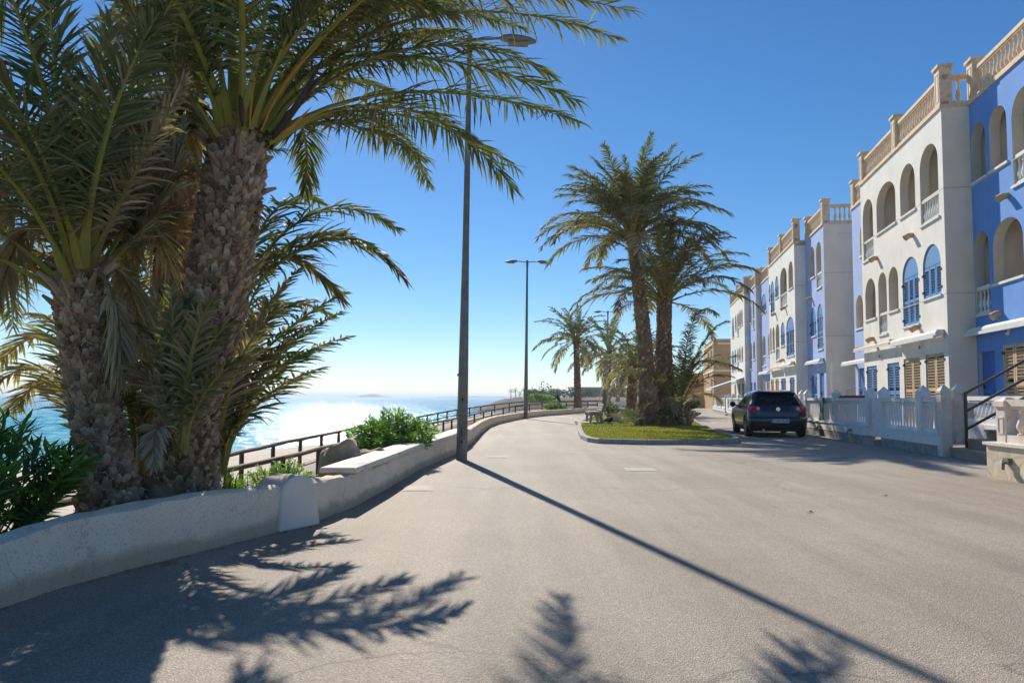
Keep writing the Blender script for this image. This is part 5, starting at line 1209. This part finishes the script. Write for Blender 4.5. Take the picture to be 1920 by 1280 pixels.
tr = nt.nodes.new('ShaderNodeBsdfTransparent'); tr.inputs[0].default_value = (.66, .78, .70, 1); fr_ = nt.nodes.new('ShaderNodeFresnel'); mx = nt.nodes.new('ShaderNodeMixShader')
nt.links.new(fr_.outputs[0], mx.inputs[0]); nt.links.new(tr.outputs[0], mx.inputs[1]); nt.links.new(g_.outputs[0], mx.inputs[2]); nt.links.new(mx.outputs[0], out.inputs[0]); MAT['carglass'] = m
MAT['tail'] = simple('red_tail_lens', (.62, .01, .015), .15, .1, 9, spec=.8); MAT['lens'] = simple('pale_lens', (.7, .5, .48), .2)
MAT['plastic'] = simple('black_plastic', (.015, .015, .017), .6); MAT['tyre'] = simple('tyre_rubber', (.018, .018, .02), .8); MAT['rim'] = simple('alloy_rim', (.45, .46, .48), .3, metal=.9)
import bmesh
def wbuild(k, name, mats, sm):
    me = parts[k].mesh(name, mats, None, False); bm = bmesh.new(); bm.from_mesh(me); bmesh.ops.remove_doubles(bm, verts=bm.verts, dist=.0004); bmesh.ops.recalc_face_normals(bm, faces=bm.faces); bm.to_mesh(me); bm.free()
    me.shade_smooth(); me.set_sharp_from_angle(angle=R(sm)); return link(name, me, car)
wbuild('body', 'body', ['paint', 'plastic'], 32); wbuild('rear_window', 'rear_window', 'carglass', 40); wbuild('side_glass', 'side_window', 'carglass', 40); wbuild('windscreen', 'windscreen', 'carglass', 40)
for k, sx in (('tl', -1), ('tr', 1)):
    o = wbuild(k, 'tail_light', 'tail', 50)
    for dx, rr_ in ((.575, .055), (.74, .062)):
        mb = MB(); mb.lathe([(rr_, 0), (rr_*.9, -.012), (.01, -.018)], 14, (sx*dx, cr(.885)-.015+.07*(dx/.86)**3+Y0+(.05 if dx > .7 else 0), .885), axis='Y'); mb.build('lens', 'lens' if dx < .7 else 'tail', o, smooth=50)
for ax in AX:
    for sx in (-1, 1):
        mb = MB(); mb.lathe([(.20, -.095), (.29, -.10), (.312, -.08), (.316, 0), (.312, .08), (.29, .10), (.20, .095)], 28, (sx*.775, ax+Y0, .316), axis='X', cap=False); wo = mb.build('wheel', 'tyre', car, smooth=40)
        mb = MB(); mb.lathe([(.205, -.06*sx), (.205, .085*sx), (.185, .09*sx), (.17, .05*sx), (.04, .06*sx)], 20, (sx*.775, ax+Y0, .316), axis='X')
        for k in range(5):
            a = 2*math.pi*k/5; mb.beam((sx*.865, ax+Y0+math.cos(a)*.03, .316+math.sin(a)*.03), (sx*.865, ax+Y0+math.cos(a)*.19, .316+math.sin(a)*.19), .05, .03, up=(1, 0, 0))
        mb.build('rim', 'rim', wo)
for sx in (-1, 1):
    mb = MB(); mb.lathe([(.02, -.06), (.085, -.05), (.10, .0), (.08, .06), (.03, .1)], 10, (sx*.98, 2.72+Y0, 1.0), axis='Y'); mb.beam((sx*.83, 2.74+Y0, .96), (sx*.94, 2.72+Y0, .98), .06, .04); mb.build('wing_mirror', 'plastic', car, smooth=50)
mb = MB(); mb.box((.03, -.012+Y0, .515), (.52, .014, .115)); pl_ = mb.build('licence_plate', simple('plate_white', (.62, .62, .64), .4), car)
mb = MB(); mb.box((-.21, -.0205+Y0, .515), (.042, .004, .112)); mb.build('blue_band', simple('plate_blue', (.01, .10, .45), .4), pl_)
tc = bpy.data.curves.new('plate_lettering', 'FONT'); tc.body = '3164 DZB'; tc.size = .105; tc.align_x = 'CENTER'; tc.align_y = 'CENTER'; tc.extrude = .0015; tc.materials.append(MAT['black'])
to0 = bpy.data.objects.new('plate_lettering_source', tc); COL.objects.link(to0); tm = bpy.data.meshes.new_from_object(to0.evaluated_get(bpy.context.evaluated_depsgraph_get())); bpy.data.objects.remove(to0); to = bpy.data.objects.new('plate_lettering', tm); COL.objects.link(to); to.parent = pl_; to.location = (.055, -.021+Y0, .515); to.rotation_euler = (R(90), 0, 0)
mb = MB(); k = 20; y = cr(.86)+Y0-.02
for i in range(k):
    a0, a1 = 2*math.pi*i/k, 2*math.pi*(i+1)/k; mb.beam((math.cos(a0)*.052, y, .875+math.sin(a0)*.052), (math.cos(a1)*.052, y, .875+math.sin(a1)*.052), .010, .012, up=(0, 1, 0))
for (x0, z0, x1, z1) in ((-.028, .04, 0, -.0), (.028, .04, 0, 0), (-.045, .02, -.018, -.044), (-.018, -.044, 0, -.004), (0, -.004, .018, -.044), (.018, -.044, .045, .02)):
    mb.beam((x0, y, .875+z0), (x1, y, .875+z1), .008, .010, up=(0, 1, 0))
mb.build('badge', simple('chrome', (.75, .75, .75), .12, metal=1), car)
mb = MB(); mb.lathe([(.058, 0), (.058, -.008)], 20, (0, y+.012, .875), axis='Y'); mb.build('badge_disc', 'rim', car)
mb = MB(); mb.beam((0, .33+Y0, 1.09), (.34, .265+Y0, 1.045), .018, .015); mb.box((0, .235+Y0, 1.03), (.05, .05, .04)); mb.build('rear_wiper', 'plastic', car)
mb = MB(); mb.box((0, .452+Y0, 1.405), (.34, .02, .018)); mb.build('brake_light', 'tail', car)
mb = MB(); mb.tube([(0, .95+Y0, 1.48), (0, .78+Y0, 1.62)], [.008, .004], 5); mb.build('aerial', 'plastic', car)
for sx in (-1, 1):
    mb = MB(); mb.beam((sx*.895, 1.45+Y0, .80), (sx*.895, 1.65+Y0, .80), .03, .03); mb.build('door_handle', 'paint', car)
    mb = MB(); mb.box((sx*.3, 1.25+Y0, .85), (.46, .14, .5)); mb.box((sx*.3, 1.2+Y0, 1.13), (.24, .09, .14)); mb.build('rear_seat', 'plastic', car)
    mb = MB(); mb.box((sx*.36, 2.1+Y0, .8), (.48, .14, .62)); mb.box((sx*.36, 2.05+Y0, 1.16), (.25, .09, .15)); mb.build('front_seat', 'plastic', car)
mb = MB(); mb.b2(-.8, .8, .5+Y0, 3.1+Y0, .25, .6); mb.b2(-.74, .74, 2.75+Y0, 3.0+Y0, .6, .93); mb.build('cabin_floor', 'plastic', car)
mb = MB(); mb.tube([(-.45, .12+Y0, .24), (-.45, .0+Y0, .235)], .03, 8); mb.build('exhaust', 'rim', car)
mb = MB(); mb.b2(-.6, .6, .08+Y0, 4.0+Y0, .20, .5); mb.build('underbody', 'black', car)

# ------------------------------------------------------------------ bench, dog, person
mb = MB(); mb.b2(2.86, 4.25, 30.5, 32.9, .05, .135); struct('pavement', mb, 'slab')
be = thing('park_bench', 'brown stone bench seen from its end on the concrete slab', 'bench', (3.55, 30.75, .135), 0)
mb = MB(); mb.b2(-.24, .26, 0, 1.7, .41, .47); mb.build('seat', 'bench', be)
mb = MB()
for k in range(3): mb.box((.30+.035*k, .85, .55+.105*k), (.04, 1.7, .085), rot=Matrix.Rotation(R(16), 3, 'Y'))
mb.build('backrest', 'bench', be)
for y in (.03, 1.58):
    sec = [(-.24, 0), (-.15, 0), (-.13, .2), (-.08, .30), (.02, .345), (.12, .30), (.19, .18), (.24, 0), (.36, 0), (.33, .2), (.34, .42), (.45, .80), (.38, .81), (.27, .48), (.24, .408), (-.26, .408), (-.27, .36), (-.22, .3)]
    mb = MB(); tr_ = tessellate_polygon([[Vector((x, z, 0)) for x, z in sec]]); k = len(sec)
    mb.add([(x, y, z) for x, z in sec]+[(x, y+.09, z) for x, z in sec], [tuple(t) for t in tr_]+[tuple(q+k for q in t[::-1]) for t in tr_]+[(i, i+k, (i+1) % k+k, (i+1) % k) for i in range(k)])
    mb.build('end_frame', 'bench', be)
def skinned(name, V_, E_, rad, mats, parent=None, root=0, sub=2):
    me = bpy.data.meshes.new(name); me.from_pydata(V_, E_, [])
    o = link(name, me, parent); md = o.modifiers.new('skin', 'SKIN'); 
    sv = me.skin_vertices[0].data if me.skin_vertices else None
    if sv is None:
        bm = bmesh.new(); bm.from_mesh(me); lay = bm.verts.layers.skin.verify(); bm.to_mesh(me); bm.free(); sv = me.skin_vertices[0].data
    for i, r_ in enumerate(rad): sv[i].radius = (r_, r_) if isinstance(r_, (int, float)) else r_
    sv[root].use_root = True
    s2 = o.modifiers.new('sub', 'SUBSURF'); s2.levels = sub; s2.render_levels = sub; md.use_smooth_shade = True
    me.materials.append(MAT[mats] if isinstance(mats, str) else mats); return o
m, nt, out = nodes('dog_coat'); p = nt.nodes.new('ShaderNodeBsdfPrincipled'); nt.links.new(p.outputs[0], out.inputs[0]); p.inputs['Roughness'].default_value = .9
co = coords(nt); f = noise(nt, co, 9, 4); sp = nt.nodes.new('ShaderNodeSeparateXYZ'); nt.links.new(co, sp.inputs[0])
ad = nt.nodes.new('ShaderNodeMath'); ad.operation = 'MULTIPLY_ADD'; nt.links.new(f, ad.inputs[0]); ad.inputs[1].default_value = .22; nt.links.new(sp.outputs[0], ad.inputs[2])
body = ramp(nt, ad.outputs[0], ((0.0, (.45, .43, .40)), (.06, (.45, .43, .40)), (.09, (.03, .03, .035)), (.5, (.03, .03, .035)), (.54, (.62, .59, .54))))
mp = nt.nodes.new('ShaderNodeMapRange'); nt.links.new(ad.outputs[0], mp.inputs[0]); mp.inputs[1].default_value = -.42; mp.inputs[2].default_value = .42
for l in list(nt.links):
    if l.to_node.type == 'VALTORGB' and l.from_node == ad: nt.links.remove(l); nt.links.new(mp.outputs[0], l.to_node.inputs[0]) if False else None
rn = [q for q in nt.nodes if q.type == 'VALTORGB'][-1]; nt.links.new(mp.outputs[0], rn.inputs[0])
nt.links.new(body, p.inputs['Base Color']); MAT['dog'] = m
dg = thing('dog', 'white and black dog lying on the grass behind the bench', 'dog', (4.52, 31.6, .10), R(-8))
DV = [(-.30, 0, .15), (-.10, 0, .17), (.12, 0, .21), (.20, 0, .33), (.27, 0, .44), (.34, 0, .445), (.46, 0, .405), (.17, .10, .13), (.22, .11, .05), (.52, .09, .035), (.17, -.10, .13), (.22, -.11, .05), (.52, -.09, .035),
      (-.16, .15, .14), (-.34, .18, .06), (-.14, .20, .035), (-.16, -.15, .14), (-.34, -.18, .06), (-.14, -.20, .035), (-.42, .0, .10), (-.56, .05, .05), (-.66, .12, .05)]
DE = [(0, 1), (1, 2), (2, 3), (3, 4), (4, 5), (5, 6), (2, 7), (7, 8), (8, 9), (2, 10), (10, 11), (11, 12), (0, 13), (13, 14), (14, 15), (0, 16), (16, 17), (17, 18), (0, 19), (19, 20), (20, 21)]
DR = [.14, .135, .15, .10, .085, .09, .038, .06, .045, .032, .06, .045, .032, .085, .05, .032, .085, .05, .032, .06, .05, .035]
skinned('body', DV, DE, DR, 'dog', dg, 1)
for sy in (-1, 1):
    mb = MB(); mb.lathe([(.035, 0), (.028, .05), (.004, .10)], 6, (.29, sy*.055, .50)); mb.build('ear', 'dark_cloth', dg)
mb = MB(); mb.lathe([(.01, -.015), (.02, 0), (.01, .015)], 6, (.505, 0, .40)); mb.build('nose', 'black', dg)
pe = thing('person', 'blond person in a dark jacket leaning over the wooden railing', 'person', (4.05, 63.4, .06), 0)
PV = [(0.12, 0, .86), (.06, 0, 1.02), (-.08, 0, 1.24), (-.17, 0, 1.33), (-.23, 0, 1.41), (-.06, .19, 1.26), (-.24, .22, 1.05), (-.42, .14, .98), (-.06, -.19, 1.26), (-.24, -.22, 1.05), (-.42, -.14, .98), (-.49, .12, .98), (-.49, -.12, .98)]
PE = [(0, 1), (1, 2), (2, 3), (3, 4), (2, 5), (5, 6), (6, 7), (2, 8), (8, 9), (9, 10), (7, 11), (10, 12)]
skinned('jacket', PV[:4]+PV[5:11], [(0, 1), (1, 2), (2, 3), (2, 4), (4, 5), (5, 6), (2, 7), (7, 8), (8, 9)], [.16, .15, .16, .07, .075, .06, .05, .075, .06, .05], 'dark_cloth', pe)
skinned('trousers', [(.12, 0, .90), (.13, .10, .80), (.10, .11, .44), (.14, .11, .06), (.02, .12, .04), (.13, -.10, .80), (.06, -.11, .44), (.12, -.11, .06), (.0, -.12, .04)], [(0, 1), (1, 2), (2, 3), (3, 4), (0, 5), (5, 6), (6, 7), (7, 8)], [.15, .10, .07, .055, .04, .10, .07, .055, .04], 'grey_cloth', pe)
import bmesh as _b
mb = MB(); mb.lathe([(.02, -.13), (.07, -.10), (.09, -.03), (.095, .04), (.07, .10), (.01, .125)], 12, (-.25, 0, 1.48)); hd = mb.build('head', 'skin', pe, smooth=60)
mb = MB(); mb.lathe([(.103, -.08), (.112, .03), (.085, .12), (.01, .145)], 12, (-.225, 0, 1.49)); mb.build('hair', 'hair', hd, smooth=60)

# ------------------------------------------------------------------ small things on the road
for lb, c, sx, sy, rz in (('pale square inspection cover by the foot of the wall', (-1.22, 9.55), .30, .48, .1), ('pale inspection cover in the middle of the road before the lawn', (2.16, 12.17), .42, .5, .0), ('pale inspection cover right of the nearest lamp pole', (-.30, 14.6), .34, .4, .05)):
    q = thing('inspection_cover', lb, 'cover', (*c, 0), rz, group='inspection covers in the road'); mb = MB(); mb.box((0, 0, .0), (sx, sy, .012)); mb.build('lid', 'cover', q); mb = MB()
    mb.box((0, 0, -.001), (sx+.08, sy+.08, .010))
    mb.build('rim', 'slab', q)
def scrap(name, label, cat, c, s, mat, rs):
    r = random.Random(rs); mb = MB(); pts = [(math.cos(a)*s*r.uniform(.6, 1.1), math.sin(a)*s*.6*r.uniform(.6, 1.1), r.uniform(.004, .02)) for a in [i*2*math.pi/7 for i in range(7)]]
    mb.add(pts+[(0, 0, .025)], [(i, (i+1) % 7, 7) for i in range(7)]); o = mb.build(name, mat); o.location = (*c, 0); o['label'] = label; o['category'] = cat
scrap('fallen_petal', 'single pink petal lying on the open road', 'petal', (4.63, 9.0), .035, 'pink', 1)
scrap('dry_leaf', 'small tan dry leaf lying near the middle of the road', 'leaf', tuple(at(1518, 952, 7.7)[:1])+(7.7,), .045, 'cover', 2)
scrap('dry_leaf', 'dark dry leaf at the wall foot left of the drain', 'leaf', (-2.28, 5.15), .03, 'leaf_dry', 3)
scrap('dry_leaf', 'dark dry leaf below the palm trunks, touching the wall', 'leaf', (-2.44, 5.22), .045, 'leaf_dry', 4)
lw = thing('low_wall', 'short white wall beyond the road bend behind the farthest lamp', 'wall', (10.6, 84, 0)); mb = MB(); mb.b2(-1.6, 3, -.15, .15, 0, .62); mb.b2(-1.65, 3.05, -.2, .2, .62, .70); mb.build('wall_body', 'fence_white', lw)

# ------------------------------------------------------------------ far trees and hotel
r = random.Random(6); mb = MB(); vs, fs, ts = [], [], []
for i in range(150):
    Y = r.uniform(270, 380); x = (r.uniform(985, 1330)-960)/1350*Y; h = r.uniform(2.6, 4.6)*(Y/300) if i > 12 else r.uniform(5.0, 6.6); w = h*r.uniform(.35, .6); tb = r.uniform(.1, .6)
    for k in range(70):
        a, b, q = r.uniform(0, 6.28), r.uniform(-1, 1), r.random()**.4; cz = math.sqrt(1-b*b); p = Vector((x+math.cos(a)*cz*w*q, Y+math.sin(a)*cz*w*q, .8+h*.55+b*h*.45*q)); s = r.uniform(.25, .5)
        d1, d2 = Vector((r.uniform(-1, 1), r.uniform(-1, 1), r.uniform(-1, 1))).normalized()*s, Vector((r.uniform(-1, 1), r.uniform(-1, 1), r.uniform(-1, 1))).normalized()*s; o = len(vs)
        vs += [p-d1, p+d2, p+d1, p-d2]; fs.append((o, o+1, o+2, o+3)); ts += [min(1, max(0, tb+r.uniform(-.2, .2)))]*4
mb.add(vs, fs, 0, ts); mb.build('woods', 'farleaf', kind='stuff', recalc=False)
for i, (px, lb, hh) in enumerate(((958, 'leftmost small palm on the brown headland', 3.3), (966.5, 'second small palm from the left on the headland', 3.6), (982, 'small palm on the headland just left of the second lamp pole', 3.7), (975, 'lowest small palm in the headland group', 2.2))):
    p = at(px, 746, 300); palm(lb, (p.x, 300), (0, 0, 0), hh, .16, .14, 1.5, 18, TPL_FAR, 0, 60+i, .7, 'small palms on the headland', z0=.6)
ht = thing('hotel', 'long grey flat roofed hotel far behind the palms', 'hotel', (39, 450, 0))
for k in range(3):
    mb = MB(); mb.b2(0, 60, 0, 14, 1.0+2.0*k, 2.2+2.0*k); mb.build('storey', 'hotel_dark', ht); mb = MB(); mb.b2(-.4, 60.4, -.9, 14, 2.2+2.0*k, 3.0+2.0*k); mb.build('floor_slab', 'hotel', ht)
mb = MB(); mb.b2(-2.5, 62, -2, 15, 7.0, 7.7); mb.build('roof', 'hotel', ht)
mb = MB()
for k in range(16): mb.b2(3.7*k+.5, 3.7*k+.9, -.5, 0, 1, 7)
mb.build('column_row', 'hotel', ht)

# ------------------------------------------------------------------ light
EL, AZ = R(34.5), R(-14.2)                 # sun height; bearing clockwise from +Y
sd = Vector((math.sin(AZ)*math.cos(EL), math.cos(AZ)*math.cos(EL), math.sin(EL)))
sl = bpy.data.lights.new('sun', 'SUN'); sl.energy = 3.75; sl.angle = R(.53); sl.color = (1, .92, .79)
so = bpy.data.objects.new('sun', sl); COL.objects.link(so); so.rotation_euler = sd.to_track_quat('Z', 'Y').to_euler()
w = bpy.data.worlds.new('World'); sc.world = w; w.use_nodes = True; nt = w.node_tree; nt.nodes.clear()
sk = nt.nodes.new('ShaderNodeTexSky'); sk.sky_type = 'NISHITA'; sk.sun_disc = False; sk.sun_elevation = EL; sk.sun_rotation = AZ; sk.altitude = 600; sk.air_density = 1.0; sk.dust_density = 0.1; sk.ozone_density = 5
bg = nt.nodes.new('ShaderNodeBackground'); bg.inputs[1].default_value = .071; o = nt.nodes.new('ShaderNodeOutputWorld')
hs = nt.nodes.new('ShaderNodeHueSaturation'); hs.inputs['Saturation'].default_value = 1.2; nt.links.new(sk.outputs[0], hs.inputs['Color']); nt.links.new(hs.outputs[0], bg.inputs[0]); nt.links.new(bg.outputs[0], o.inputs[0])
m, nt, out = nodes('sea_haze'); pv = nt.nodes.new('ShaderNodeVolumePrincipled'); nt.links.new(pv.outputs[0], out.inputs['Volume'])
pv.inputs['Color'].default_value = (.86, .93, 1, 1); pv.inputs['Density'].default_value = .0003; pv.inputs['Anisotropy'].default_value = .2
MAT['haze'] = m
mb = MB(); mb.b2(-13400, 13400, -400, 13400, -5.2, 22); mb.build('haze', 'haze', kind='stuff')
sc.render.engine = 'CYCLES'
sc.view_settings.view_transform = 'Standard'; sc.view_settings.look = 'None'; sc.view_settings.exposure = .65
sc.cycles.max_bounces = 10; sc.cycles.diffuse_bounces = 6; sc.cycles.volume_bounces = 1; sc.cycles.transparent_max_bounces = 12; sc.cycles.use_denoising = True
sc.cycles.sample_clamp_indirect = 6
